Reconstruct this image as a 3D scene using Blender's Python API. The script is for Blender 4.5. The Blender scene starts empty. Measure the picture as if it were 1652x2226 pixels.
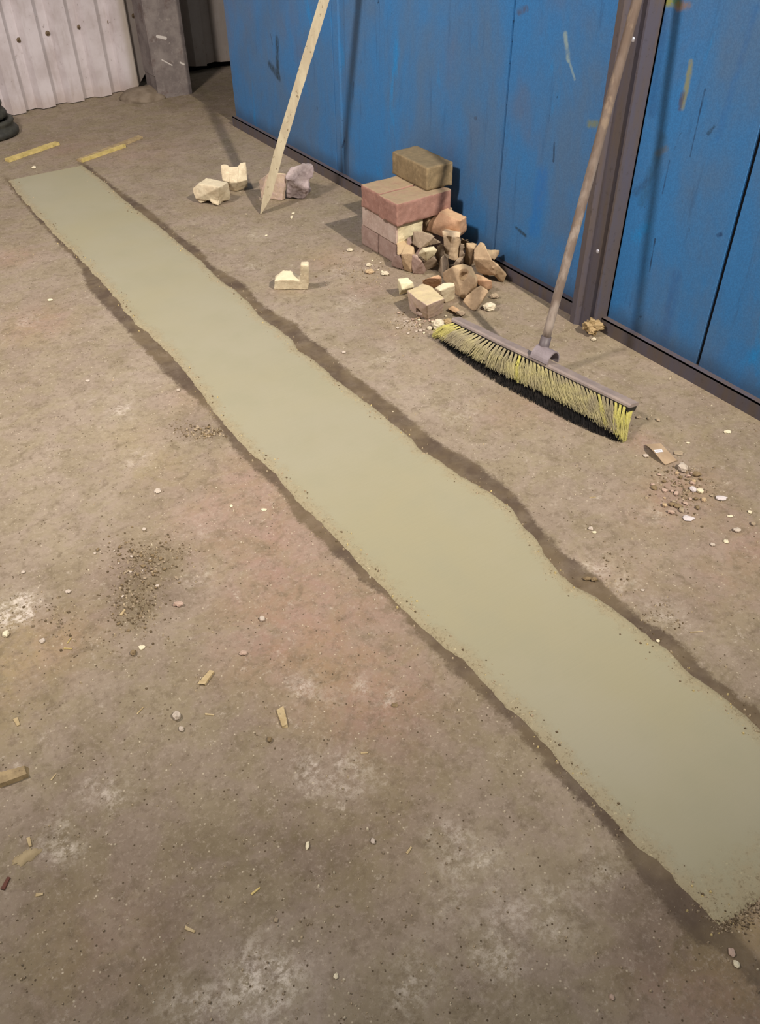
import bpy, bmesh, math, random
from mathutils import Vector, Matrix, noise
from mathutils.bvhtree import BVHTree
random.seed(7)
S = bpy.context.scene
# ------------------------------------------------------------------ camera, world, lamps, exposure
CAM_H = 1.45
FPX = 1828.774
R = Matrix(((0.832114777, 0.366790408, -0.415992540), (-0.554547915, 0.539653749, -0.633443321), (-0.007849001, 0.757785344, 0.652456715)))
cd = bpy.data.cameras.new('camera'); cam = bpy.data.objects.new('camera', cd); S.collection.objects.link(cam)
cd.sensor_fit = 'VERTICAL'; cd.sensor_height = 36.0; cd.lens = FPX / 2226 * 36.0; cd.clip_start = 0.02
cam.matrix_world = Matrix.Translation((0, 0, CAM_H)) @ R.to_4x4()
S.camera = cam
S.view_settings.view_transform = 'Standard'; S.view_settings.look = 'None'
S.view_settings.gamma = 1; S.view_settings.use_curve_mapping = False
S.view_settings.exposure = -0.17
W = bpy.data.worlds.new('world'); S.world = W; W.use_nodes = True
bg = W.node_tree.nodes['Background']; bg.inputs[0].default_value = (0.93, 0.95, 1.0, 1); bg.inputs[1].default_value = 0.27

def lamp(name, loc, target, size, power, col):
    ld = bpy.data.lights.new(name, 'AREA'); ld.shape = 'DISK'; ld.size = size; ld.energy = power; ld.color = col
    o = bpy.data.objects.new(name, ld); S.collection.objects.link(o); o.location = loc
    o.rotation_euler = (Vector(target) - Vector(loc)).to_track_quat('-Z', 'Y').to_euler()
    return o
sd = bpy.data.lights.new('work_flood_lamp', 'SPOT'); sd.energy = 2300; sd.color = (1.0, 0.90, 0.78); sd.spot_size = math.radians(50); sd.spot_blend = 1.0; sd.shadow_soft_size = 0.07
so = bpy.data.objects.new('work_flood_lamp', sd); S.collection.objects.link(so); so.location = (1.75, -2.4, 4.65)
so.rotation_euler = (Vector((1.45, 3.0, 0)) - so.location).to_track_quat('-Z', 'Y').to_euler()
lamp('hall_lamp', (-0.9, 2.1, 2.9), (1.35, 4.1, 0.5), 0.45, 140, (1.0, 0.90, 0.84))

# ------------------------------------------------------------------ measuring helpers (lens geometry of the survey photo)
def ray(u, v): return R @ Vector((u - 826, -(v - 1113), -FPX)).normalized()
def G(u, v, z=0.0):
    d = ray(u, v); t = (z - CAM_H) / d.z
    return Vector((d.x * t, d.y * t, z))
def PX(u, v, x):
    d = ray(u, v); t = x / d.x
    return Vector((x, d.y * t, CAM_H + d.z * t))
def PY(u, v, y):
    d = ray(u, v); t = y / d.y
    return Vector((d.x * t, y, CAM_H + d.z * t))
def lin(c):
    return tuple(((x / 255) / 12.92 if x / 255 <= 0.04045 else ((x / 255 + 0.055) / 1.055) ** 2.4) for x in c) + (1,)

# ------------------------------------------------------------------ object helpers
def link(o, parent=None):
    S.collection.objects.link(o)
    if parent is not None: o.parent = parent
    return o
def tag(o, label=None, cat=None, group=None, kind=None):
    if label: o['label'] = label
    if cat: o['category'] = cat
    if group: o['group'] = group
    if kind: o['kind'] = kind
    return o
def empty(name, loc, *a, **k):
    o = bpy.data.objects.new(name, None); o.location = loc; o.empty_display_size = 0.05; link(o); tag(o, *a, **k); return o
def mesh_obj(name, verts, faces, mat, parent=None, smooth=False, origin=None):
    me = bpy.data.meshes.new(name)
    if origin is not None:
        og = Vector(origin); verts = [Vector(v) - og for v in verts]
    me.from_pydata([tuple(v) for v in verts], [], faces); me.update()
    if mat: me.materials.append(mat)
    if smooth: me.polygons.foreach_set('use_smooth', [True] * len(me.polygons))
    o = bpy.data.objects.new(name, me)
    if origin is not None: o.location = origin
    link(o, parent)
    if parent is not None and origin is None: pass
    return o
def from_bm(name, bm, mat, parent=None, smooth=False, origin=None):
    if origin is not None: bmesh.ops.translate(bm, verts=bm.verts, vec=-Vector(origin))
    bmesh.ops.recalc_face_normals(bm, faces=bm.faces)
    me = bpy.data.meshes.new(name); bm.to_mesh(me); bm.free()
    if mat: me.materials.append(mat)
    if smooth: me.polygons.foreach_set('use_smooth', [True] * len(me.polygons))
    o = bpy.data.objects.new(name, me)
    if origin is not None: o.location = origin
    return link(o, parent)
def bm_box(bm, lo, hi, M=None):
    vs = [bm.verts.new(Vector((x, y, z))) for x in (lo[0], hi[0]) for y in (lo[1], hi[1]) for z in (lo[2], hi[2])]
    if M is not None:
        for v in vs: v.co = M @ v.co
    for f in ((0, 1, 3, 2), (4, 6, 7, 5), (0, 4, 5, 1), (2, 3, 7, 6), (0, 2, 6, 4), (1, 5, 7, 3)): bm.faces.new([vs[i] for i in f])
def bm_tube(bm, p0, p1, r0, r1, n=16, cap=True):
    p0 = Vector(p0); p1 = Vector(p1); d = (p1 - p0).normalized()
    a = d.orthogonal().normalized(); b = d.cross(a)
    A = [bm.verts.new(p0 + (a * math.cos(t) + b * math.sin(t)) * r0) for t in [2 * math.pi * i / n for i in range(n)]]
    B = [bm.verts.new(p1 + (a * math.cos(t) + b * math.sin(t)) * r1) for t in [2 * math.pi * i / n for i in range(n)]]
    for i in range(n): bm.faces.new((A[i], A[(i + 1) % n], B[(i + 1) % n], B[i]))
    if cap: bm.faces.new(A[::-1]); bm.faces.new(B)
def bm_hull(bm, pts):
    t = bmesh.new()
    for p in pts: t.verts.new(p)
    bmesh.ops.convex_hull(t, input=t.verts)
    for g in [v for v in t.verts if not v.link_faces]: t.verts.remove(g)
    bmesh.ops.recalc_face_normals(t, faces=t.faces)
    m = {v: bm.verts.new(v.co) for v in t.verts}
    for f in t.faces: bm.faces.new([m[v] for v in f.verts])
    t.free()
def bake(o):
    dg = bpy.context.evaluated_depsgraph_get(); dg.update()
    me = bpy.data.meshes.new_from_object(o.evaluated_get(dg)); old = o.data
    me.name = old.name; o.modifiers.clear(); o.data = me
def roughen(o, amp=0.0015, scale=60, amp2=0.003, scale2=18, seed=0):
    me = o.data; s = Vector((seed * 3.1, seed * 1.7, seed * 5.3))
    me.update()
    for v in me.vertices:
        n = v.normal
        v.co = v.co + n * (noise.noise(v.co * scale + s) * amp + noise.noise(v.co * scale2 + s) * amp2)
    me.update()
def chunk(name, hulls, mat, label, cat, group=None, cut=(), voxel=0.0032, amp=0.0012, amp2=0.0028, seed=0, lift=True):
    """a broken lump: union of convex pieces, optional bored holes, remeshed and roughened"""
    bm = bmesh.new()
    for h in hulls: bm_hull(bm, h)
    pts = [v.co.copy() for v in bm.verts]
    og = Vector((sum(p.x for p in pts) / len(pts), sum(p.y for p in pts) / len(pts), min(p.z for p in pts)))
    o = from_bm(name, bm, mat, origin=og)
    rm = o.modifiers.new('remesh', 'REMESH'); rm.mode = 'VOXEL'; rm.voxel_size = voxel
    bake(o)
    for (p0, p1, r) in cut:
        if isinstance(p0, tuple):            # bore started on the surface seen at a survey point, running along p1
            o_ = Vector((0, 0, CAM_H)) - og; hit = BVHTree.FromPolygons([v.co for v in o.data.vertices], [p.vertices for p in o.data.polygons]).ray_cast(o_, ray(*p0))[0]
            if hit is None: continue
            d_ = Vector(p1); p0, p1 = og + hit - d_ * .03, og + hit + d_ * .05
        cb = bmesh.new(); bm_tube(cb, Vector(p0) - og, Vector(p1) - og, r, r, 20)
        c = from_bm('cutter', cb, None); c.location = og
        bo = o.modifiers.new('b', 'BOOLEAN'); bo.operation = 'DIFFERENCE'; bo.object = c; bo.solver = 'EXACT'
        bake(o); cm = c.data; bpy.data.objects.remove(c); bpy.data.meshes.remove(cm)
    roughen(o, amp, 60, amp2, 20, seed)
    if lift:
        mz = min(v.co.z for v in o.data.vertices); 
        if og.z + mz < 0.0: o.location.z -= (og.z + mz)
    o.data.materials.clear(); o.data.materials.append(mat)
    o.data.polygons.foreach_set('use_smooth', [True] * len(o.data.polygons))
    tag(o, label, cat, group)
    return o

# ------------------------------------------------------------------ shader helpers
class NT:
    def __init__(s, name, rough=0.85, spec=0.25):
        s.m = bpy.data.materials.new(name); s.m.use_nodes = True; s.t = s.m.node_tree; s.b = s.t.nodes['Principled BSDF']
        s.b.inputs['Roughness'].default_value = rough; s.b.inputs['Specular IOR Level'].default_value = spec
    def n(s, ty, **kw):
        x = s.t.nodes.new(ty)
        for k, v in kw.items(): setattr(x, k, v)
        return x
    def set(s, sock, v):
        if isinstance(v, bpy.types.NodeSocket): s.t.links.new(v, sock)
        elif v is not None: sock.default_value = v
    def pos(s): return s.n('ShaderNodeNewGeometry').outputs['Position']
    def nor(s): return s.n('ShaderNodeNewGeometry').outputs['Normal']
    def obj(s): return s.n('ShaderNodeTexCoord').outputs['Object']
    def rnd(s): return s.n('ShaderNodeObjectInfo').outputs['Random']
    def math(s, op, a, b=None, c=None, clamp=False):
        x = s.n('ShaderNodeMath', operation=op, use_clamp=clamp); s.set(x.inputs[0], a)
        if b is not None: s.set(x.inputs[1], b)
        if c is not None: s.set(x.inputs[2], c)
        return x.outputs[0]
    def vmath(s, op, a, b=None):
        x = s.n('ShaderNodeVectorMath', operation=op); s.set(x.inputs[0], a)
        if b is not None: s.set(x.inputs[1], b)
        return x.outputs['Value'] if op in ('LENGTH', 'DOT_PRODUCT', 'DISTANCE') else x.outputs[0]
    def sep(s, v):
        x = s.n('ShaderNodeSeparateXYZ'); s.set(x.inputs[0], v); return x.outputs
    def noise(s, vec, scale, detail=4, rough=0.6, dist=0.0):
        x = s.n('ShaderNodeTexNoise'); s.set(x.inputs['Vector'], vec); x.inputs['Scale'].default_value = scale
        x.inputs['Detail'].default_value = detail; x.inputs['Roughness'].default_value = rough; x.inputs['Distortion'].default_value = dist
        return x.outputs[0]
    def vor(s, vec, scale, feature='F1'):
        x = s.n('ShaderNodeTexVoronoi', feature=feature); s.set(x.inputs['Vector'], vec); x.inputs['Scale'].default_value = scale
        return x.outputs
    def ramp(s, f, a, b, lo=0.0, hi=1.0):
        x = s.n('ShaderNodeMapRange', interpolation_type='SMOOTHSTEP'); s.set(x.inputs[0], f)
        s.set(x.inputs[1], a); s.set(x.inputs[2], b); s.set(x.inputs[3], lo); s.set(x.inputs[4], hi); return x.outputs[0]
    def mix(s, f, a, b, mode='MIX'):
        x = s.n('ShaderNodeMix', data_type='RGBA', blend_type=mode); s.set(x.inputs[0], f); s.set(x.inputs[6], a); s.set(x.inputs[7], b)
        return x.outputs[2]
    def scl(s, v, sc):
        x = s.n('ShaderNodeMapping'); s.set(x.inputs[0], v); x.inputs['Scale'].default_value = sc; return x.outputs[0]
    def attr(s, name):
        return s.n('ShaderNodeAttribute', attribute_name=name).outputs['Fac']
    def bump(s, h, strength=0.3, dist=0.002):
        x = s.n('ShaderNodeBump'); x.inputs['Strength'].default_value = strength; x.inputs['Distance'].default_value = dist
        s.set(x.inputs['Height'], h); s.t.links.new(x.outputs[0], s.b.inputs['Normal'])
    def col(s, c): s.set(s.b.inputs['Base Color'], c)

def simple(name, c, rough=0.7, spec=0.3, c2=None, scale=30, metal=0.0, bump=0.0, stretch=(1, 1, 1)):
    t = NT(name, rough, spec); p = t.scl(t.obj(), stretch)
    if c2:
        f = t.ramp(t.noise(p, scale, 5), 0.35, 0.65); t.col(t.mix(f, lin(c), lin(c2)))
    else: t.col(lin(c))
    t.b.inputs['Metallic'].default_value = metal
    if bump: t.bump(t.noise(p, scale * 3, 4), bump, 0.001)
    return t.m

def brick_mat(name, c1, c2, dust=(196, 172, 128), dust_amt=0.75, pores=True):
    t = NT(name, 0.95, 0.1); p = t.pos()
    f = t.ramp(t.noise(p, 22, 6, 0.65), 0.34, 0.66)
    c = t.mix(f, lin(c1), lin(c2))
    f2 = t.ramp(t.noise(p, 75, 4, 0.7), 0.5, 0.72, 0, 0.45)
    c = t.mix(f2, c, lin(tuple(min(255, x * 1.13 + 8) for x in c1)))
    if pores:
        v = t.vor(p, 150)[0]; f3 = t.ramp(v, 0.05, 0.22, 0.5, 0)
        c = t.mix(f3, c, lin(tuple(x * 0.55 for x in c2)))
    nz = t.sep(t.nor())[2]
    fd = t.math('MULTIPLY', t.ramp(nz, 0.45, 0.95), t.ramp(t.noise(p, 30, 5, 0.7), 0.25, 0.6, dust_amt * 0.5, dust_amt))
    c = t.mix(fd, c, lin(dust))
    t.col(c); t.bump(t.noise(p, 240, 5, 0.75), 0.55, 0.003)
    return t.m

# ------------------------------------------------------------------ strip edges measured along the floor
L_IN = [(18,393),(54,440),(94,483),(131,523),(171,560),(214,607),(254,650),(276,683),(309,716),(352,752),(392,796),(436,851),(465,898),(508,945),(537,978),(567,1003),(600,1032),(640,1085),(680,1120),(730,1170),(775,1220),(835,1280),(880,1330),(920,1368),(960,1405),(1000,1433),(1040,1470),(1079,1512),(1142,1575),(1185,1618),(1221,1666),(1276,1725),(1334,1784),(1384,1837),(1434,1880),(1484,1934),(1544,1994),(1578,2024)]
L_OUT = [(12,394),(48,442),(88,486),(125,527),(160,560),(180,595),(189,625),(218,655),(240,680),(276,720),(305,754),(341,790),(374,827),(418,863),(454,896),(508,974),(545,1014),(600,1058),(636,1118),(709,1190),(756,1230),(789,1267),(847,1303),(890,1358),(949,1427),(1000,1476),(1040,1510),(1087,1555),(1140,1610),(1190,1670),(1234,1723),(1290,1770),(1314,1797),(1347,1847),(1384,1900),(1434,1955),(1467,2003),(1500,2045),(1556,2058)]
R_IN = [(185,364),(232,400),(272,436),(320,473),(363,505),(400,538),(440,571),(476,607),(516,636),(545,661),(560,684),(592,707),(627,732),(652,764),(684,783),(707,806),(744,836),(779,861),(808,884),(847,915),(891,951),(920,980),(963,1009),(1000,1034),(1054,1063),(1109,1103),(1138,1147),(1167,1176),(1217,1251),(1257,1279),(1335,1322),(1375,1358),(1426,1397),(1466,1433),(1505,1468),(1572,1516),(1624,1559),(1652,1583),(1760,1670),(1900,1780)]
R_OUT = [(192,360),(251,407),(283,429),(327,458),(378,502),(436,545),(461,578),(523,611),(552,640),(565,658),(611,688),(645,702),(666,732),(698,750),(733,783),(767,815),(802,838),(836,865),(882,902),(927,940),(963,969),(1018,994),(1072,1034),(1127,1082),(1181,1154),(1221,1200),(1304,1255),(1355,1310),(1395,1346),(1466,1382),(1513,1433),(1572,1488),(1631,1531),(1652,1547),(1760,1632),(1900,1740)]
def tab(l):
    return sorted([(p.y, p.x) for p in (G(*q) for q in l)])
TL, TLo, TR, TRo = tab(L_IN), tab(L_OUT), tab(R_IN), tab(R_OUT)
def ev(t, y):
    if y <= t[0][0]: return t[0][1]
    if y >= t[-1][0]: return t[-1][1]
    for i in range(1, len(t)):
        if y <= t[i][0]:
            a, b = t[i - 1], t[i]; k = (y - a[0]) / (b[0] - a[0] + 1e-9)
            return a[1] + (b[1] - a[1]) * k
Y_FAR = TL[-1][0]; 
def G2(p): return G(*p)

# ------------------------------------------------------------------ floor
def floor_mat():
    t = NT('old_dusty_concrete', 0.9, 0.2); p = t.pos()
    big = t.ramp(t.noise(p, 1.6, 5, 0.6), 0.35, 0.65)
    mid = t.ramp(t.noise(p, 7, 6, 0.65, 0.4), 0.36, 0.64)
    fine = t.noise(p, 45, 6, 0.75)
    c = t.mix(big, lin((144, 132, 112)), lin((153, 140, 122)))
    c = t.mix(t.math('MULTIPLY', mid, 0.55), c, lin((122, 109, 92)))
    # coloured stains and painted shade placed on the slab
    nz = t.ramp(t.noise(p, 11, 6, 0.7, 0.6), 0.25, 0.75, 0.25, 1.0)
    for an, cc, k in (('stain_red', (158, 122, 108), 0.8), ('stain_ochre', (164, 142, 100), 0.7), ('stain_and_shade', (92, 80, 64), 0.95), ('stain_pale', (178, 166, 150), 0.7)):
        c = t.mix(t.math('MULTIPLY', t.math('MULTIPLY', t.attr(an), nz), k, clamp=True), c, lin(cc))
    wn = t.math('MULTIPLY', t.ramp(t.noise(p, 70, 8, 0.8), 0.42, 0.58), t.ramp(t.noise(p, 20, 6, 0.7), 0.4, 0.58, 0.15, 1.0))
    c = t.mix(t.math('MULTIPLY', t.math('MULTIPLY', t.attr('stain_white'), wn), 1.1, clamp=True), c, lin((222, 212, 198)))
    # mottling, pale scuffs, sand grains
    hue = t.ramp(t.noise(p, 9, 5, 0.65, 0.5), 0.4, 0.6)
    c = t.mix(0.32, c, t.mix(hue, lin((128, 116, 86)), lin((140, 123, 112))))
    c = t.mix(t.ramp(t.noise(p, 19, 7, 0.7, 0.5), 0.5, 0.68, 0, 0.5), c, lin((104, 92, 72)))
    c = t.mix(t.ramp(fine, 0.34, 0.52, 0.42, 0), c, lin((100, 86, 70)))
    c = t.mix(t.ramp(t.noise(p, 95, 5, 0.8), 0.5, 0.68, 0, 0.34), c, lin((178, 164, 148)))
    c = t.mix(t.math('MULTIPLY', t.ramp(t.noise(p, 26, 8, 0.8), 0.56, 0.68), t.ramp(t.noise(p, 4, 4), 0.42, 0.62, 0.15, 0.75)), c, lin((186, 174, 158)))
    v = t.vor(p, 120); rn = t.sep(v[1])[0]
    c = t.mix(t.math('MULTIPLY', t.ramp(v[0], 0.16, 0.26, 1, 0), t.ramp(rn, 0.9, 0.94, 0, 0.6)), c, lin((196, 184, 160)))
    c = t.mix(t.math('MULTIPLY', t.ramp(v[0], 0.16, 0.28, 1, 0), t.ramp(rn, 0.12, 0.08)), c, lin((84, 72, 56)))
    v2 = t.vor(p, 55); rn2 = t.sep(v2[1])[1]
    c = t.mix(t.math('MULTIPLY', t.ramp(v2[0], 0.07, 0.13, 1, 0), t.ramp(rn2, 0.93, 0.96, 0, 0.7)), c, lin((206, 194, 170)))
    # damp band along both edges of the fresh strip
    wob = t.math('ADD', t.math('MULTIPLY', t.math('SUBTRACT', t.noise(p, 24, 6, 0.75), 0.5), 0.05), t.math('MULTIPLY', t.math('SUBTRACT', t.noise(p, 130, 4, 0.8), 0.5), 0.03))
    def band(d, w):
        dd = t.math('ADD', t.attr(d), wob)
        return t.ramp(t.math('SUBTRACT', t.attr(w), dd), -0.007, 0.009)
    inr = t.math('MAXIMUM', t.math('MULTIPLY', band('dl', 'wl'), t.ramp(t.attr('dl'), -0.02, 0.0)), t.math('MULTIPLY', band('dr', 'wr'), t.ramp(t.attr('dr'), -0.02, 0.0)))
    damp = t.math('MULTIPLY', t.math('MULTIPLY', inr, t.attr('dampy')), t.ramp(t.noise(p, 16, 5), 0.3, 0.62, 0.72, 0.97))
    dcol = t.mix(t.ramp(t.noise(p, 5, 4), 0.4, 0.6), lin((82, 69, 57)), lin((102, 88, 68)))
    c = t.mix(damp, c, dcol)
    t.col(c)
    h = t.math('ADD', t.math('MULTIPLY', fine, 0.7), t.math('MULTIPLY', t.noise(p, 170, 5, 0.8), 0.5))
    t.bump(h, 0.32, 0.003)
    t.set(t.b.inputs['Roughness'], t.ramp(damp, 0, 1, 0.92, 0.7))
    return t.m

STAINS_SHADE = {  # (u, v, radius m, strength) placed by floor position
 'stain_red': [(90,700,.13,.9),(30,560,.10,.8),(560,1040,.14,.9),(600,1180,.20,.8),(430,1130,.12,.6),(760,1440,.16,.9),(820,1550,.14,.9),(640,1300,.16,.7),(560,1420,.12,.6),(150,1390,.09,.8),(1180,880,.10,.5),(1080,900,.10,.5),(740,570,.10,.8),(790,620,.10,.7),(1500,1060,.12,.8),(1420,1110,.10,.6),(1640,1180,.10,.7),(300,330,.25,.5),(140,320,.2,.5),(960,640,.08,.7),(860,720,.08,.5),(1600,2150,.14,.7),(1500,2140,.10,.6),(870,1290,.1,.6),(720,1090,.08,.3),(420,860,.1,.7),(1400,960,.06,.8),(280,1250,.1,.4),(1580,1260,.14,.5),(1330,1250,.1,.5),(900,800,.1,.4),(260,2040,.12,.5)],
 'stain_ochre': [(20,1430,.14,.9),(10,1560,.10,.5),(60,720,.10,.5),(290,950,.10,.5),(340,1020,.09,.6),(700,560,.10,.6),(1580,2000,.06,.9),(1530,2090,.08,.8),(1640,1960,.08,.9),(60,1380,.08,.5),(700,1460,.12,.5),(830,1830,.14,.4),(130,2100,.14,.4),(1520,950,.08,.3)],
 'stain_and_shade': [(290,1270,.09,1),(320,1240,.07,1),(350,1210,.06,.8),(300,1320,.07,.9),(430,940,.06,.9),(470,945,.04,.8),(400,920,.05,.5),(270,420,.05,.6),(350,430,.05,.4),(140,390,.05,.2),(40,330,.12,.5),(1420,2010,.09,.7),(1480,2030,.09,.8),(1380,1960,.07,.6),(600,1900,.22,.45),(800,1750,.22,.4),(350,1980,.25,.4),(700,2050,.2,.3),(200,1780,.2,.3),(300,210,.2,.6),(380,230,.16,.7),(450,200,.3,1),(460,260,.2,.5),(480,230,.16,.6),(150,290,.3,.45),(340,290,.25,.4),(260,770,.05,.6),(190,740,.05,.5),(530,250,.16,.5),(1600,960,.14,.3),(1500,880,.12,.3),(1150,720,.1,.4),(120,1330,.06,.5),(400,1290,.06,.5),(1000,1650,.14,.3),(60,1880,.1,.2),(30,1840,.05,.2),(500,1560,.1,.3)],  # dirt blobs, plus shade painted on the floor near the walls
 'stain_pale': [(500,700,.3,.6),(620,800,.25,.3),(760,600,.12,.9),(760,560,.08,.9),(860,820,.16,.6),(700,690,.18,.7),(930,860,.2,.4),(300,850,.2,.5),(200,900,.25,.4),(100,1060,.25,.4),(560,520,.2,.4),(620,340,.25,.2),(1100,960,.16,.35),(380,1160,.2,.2),(1290,1240,.08,.3),(240,690,.2,.4),(650,2160,.12,.6),(570,2150,.12,.6),(1050,1890,.12,.5),(900,750,.12,.5),(100,600,.2,.3)],
 'stain_white': [(40,1325,.045,2.2),(22,1332,.03,2.0),(262,900,.035,.9),(275,885,.02,.9),(205,870,.02,.6),(250,1720,.03,.9),(130,1820,.035,.8),(150,1840,.025,.7),(195,1715,.02,.7),(245,1660,.012,1),(560,2110,.05,.9),(600,2150,.05,.9),(420,2200,.05,.9),(530,2200,.03,.7),(665,1490,.03,.8),(700,1520,.02,.7),(1000,1860,.04,.7),(1060,1880,.03,.7),(960,1810,.03,.6),(760,1690,.05,.7),(680,1670,.04,.8),(840,1520,.02,1),(430,1260,.03,.9),(430,1150,.03,.6),(780,1500,.02,.8),(555,580,.05,.5),(560,510,.04,.6),(1290,1230,.03,.8),(1360,1270,.04,.6),(1440,1330,.04,.6),(1420,1120,.03,.6),(860,1080,.02,.3),(740,590,.05,.4),(880,700,.05,.7),(1000,900,.06,.4),(1600,2060,.02,.6),(760,660,.06,.5),(840,780,.06,.4),(300,1000,.05,.5),(880,2170,.03,.7),(1080,2120,.04,.7),(1100,2010,.05,.6),(440,400,.03,.3),(60,700,.05,.4),(1200,1980,.05,.6),(1300,1890,.04,.5),(920,2100,.04,.5),(980,1960,.03,.6)],
}
def build_floor():
    ys = []; y = -3.0
    while y < 7.4:
        ys.append(y); y += 0.03 if -0.1 < y < 6.3 else 0.35
    xs = []; x = -4.5
    while x < 4.2:
        xs.append(x); x += 0.035 if -0.5 < x < 2.75 else 0.35
    nx = len(xs); verts = []; faces = []
    at = {k: [] for k in ('dl', 'wl', 'dr', 'wr', 'dampy', *STAINS_SHADE)}
    bl = {k: [(G(u, v), r, s) for (u, v, r, s) in l] for k, l in STAINS_SHADE.items()}
    ynear = TL[0][0]
    for y in ys:
        xl, xlo, xr, xro = ev(TL, y), ev(TLo, y), ev(TR, y), ev(TRo, y)
        dy = 1.0 if TLo[0][0] - 0.01 < y < Y_FAR else max(0.0, 1 - 8 * max(TLo[0][0] - 0.01 - y, y - Y_FAR))
        for x in xs:
            verts.append((x, y, 0.0))
            at['dl'].append(xl - x); at['dr'].append(x - xr)
            at['wl'].append(max(0.012, xl - xlo)); at['wr'].append(max(0.012, xro - xr)); at['dampy'].append(dy)
            for k, l in bl.items():
                a = 0.0
                for c, r, s in l:
                    d2 = ((x - c.x) ** 2 + (y - c.y) ** 2) / (r * r)
                    if d2 < 6: a += s * math.exp(-d2 * 1.1)
                at[k].append(min(a, 2.2 if k == 'stain_white' else 1.3))
    for j in range(len(ys) - 1):
        for i in range(nx - 1):
            a = j * nx + i; faces.append((a, a + 1, a + nx + 1, a + nx))
    o = mesh_obj('floor', verts, faces, floor_mat())
    for k, v in at.items():
        A = o.data.attributes.new(k, 'FLOAT', 'POINT'); A.data.foreach_set('value', v)
    tag(o, kind='structure')
build_floor()

# ------------------------------------------------------------------ fresh concrete strip
def strip_mat():
    t = NT('fresh_grey_green_screed', 0.72, 0.3); p = t.pos()
    c = t.mix(t.ramp(t.noise(p, 1.3, 4), 0.35, 0.65), lin((152, 146, 119)), lin((153, 148, 126)))
    c = t.mix(t.ramp(t.noise(p, 6, 5, 0.6), 0.42, 0.72, 0, 0.55), c, lin((148, 144, 120)))
    ed = t.attr('edge')
    e1 = t.math('ADD', ed, t.math('MULTIPLY', t.math('SUBTRACT', t.noise(p, 20, 7, 0.8), 0.5), 0.12))
    rim = t.ramp(e1, 0.0, 0.045, 1, 0)
    c = t.mix(t.math('MULTIPLY', rim, 0.5), c, lin((160, 144, 112)))
    sp = t.ramp(t.noise(p, 130, 6, 0.8), 0.52, 0.62)
    c = t.mix(t.math('MULTIPLY', t.math('MULTIPLY', sp, rim), 0.65), c, lin((104, 90, 64)))
    sp2 = t.ramp(t.noise(p, 95, 6, 0.8), 0.6, 0.66)
    c = t.mix(t.math('MULTIPLY', t.math('MULTIPLY', sp2, rim), 0.8), c, lin((205, 194, 156)))
    v = t.vor(p, 9); rn = t.sep(v[1])[0]
    c = t.mix(t.math('MULTIPLY', t.ramp(v[0], 0.025, 0.04, 1, 0), t.ramp(rn, 0.7, 0.75)), c, lin((96, 88, 62)))
    t.col(c)
    st = t.noise(t.scl(p, (2.0, 40, 1)), 3, 5, 0.7, 0.6)
    h = t.math('ADD', t.math('MULTIPLY', st, 0.22), t.math('MULTIPLY', t.math('MULTIPLY', t.noise(p, 160, 5, 0.8), 1.2), t.math('ADD', rim, 0.03)))
    t.bump(h, 0.5, 0.004)
    return t.m
def build_strip():
    pn = G(1578, 2024); pe = G(1652, 1935); q = G(1552, 2000)
    y1 = Y_FAR + 0.0
    verts = []; faces = []; edge = []; n = 56; rows = 0
    sl = (pe.y - q.y) / (pe.x - q.x)          # direction of the ragged near end
    v = 0.0; NR = 620
    for j in range(NR + 1):
        k = j / NR
        for i in range(n + 1):
            s = i / n
            yb = q.y - 0.012
            # blend the row from the slanted near end to the straight far end
            xl0, xr0 = ev(TL, yb), ev(TR, yb)
            near = yb + s * (ev(TR, yb - 0.05) - ev(TL, yb)) * sl
            far = y1 + s * 0.006
            y = near * (1 - k) + far * k
            xl, xr = ev(TL, y), ev(TR, y)
            xl += (noise.noise(Vector((y * 14, 3.1, 0))) * 0.008 + noise.noise(Vector((y * 60, 1.1, 0))) * 0.004) 
            xr += (noise.noise(Vector((y * 13, 8.1, 0))) * 0.008 + noise.noise(Vector((y * 55, 5.1, 0))) * 0.004)
            ss = 0.5 - 0.5 * math.cos(math.pi * s) if 0 < s < 1 else s
            ss = 0.55 * ss + 0.45 * s
            x = xl + (xr - xl) * ss
            dnear = (k * NR) * (far - near) / NR; dfar = (1 - k) * (far - near)
            d = min(x - xl, xr - x, dnear, dfar * 2)
            jit = 0.012 * noise.noise(Vector((x * 25, y * 25, 0))) if (k in (0,)) else 0
            z = 0.0042 * min(1, max(0, d) / 0.012) ** 0.6 + 0.0004
            z += 0.0016 * noise.noise(Vector((x * 5, y * 5, 2))) * min(1, d / 0.05) + 0.0012 * noise.noise(Vector((x * 90, y * 90, 2))) * max(0, 1 - d / 0.05) * (d > 0)
            verts.append((x, y + jit, z)); edge.append(max(0, min(d, dnear * .45)))
    w = n + 1
    for j in range(NR):
        for i in range(n): a = j * w + i; faces.append((a, a + 1, a + w + 1, a + w))
    o = mesh_obj('concrete_strip', verts, faces, strip_mat(), smooth=True)
    A = o.data.attributes.new('edge', 'FLOAT', 'POINT'); A.data.foreach_set('value', edge)
    tag(o, 'long strip of fresh smooth greenish grey concrete poured diagonally across the floor', 'concrete strip')
build_strip()

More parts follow.
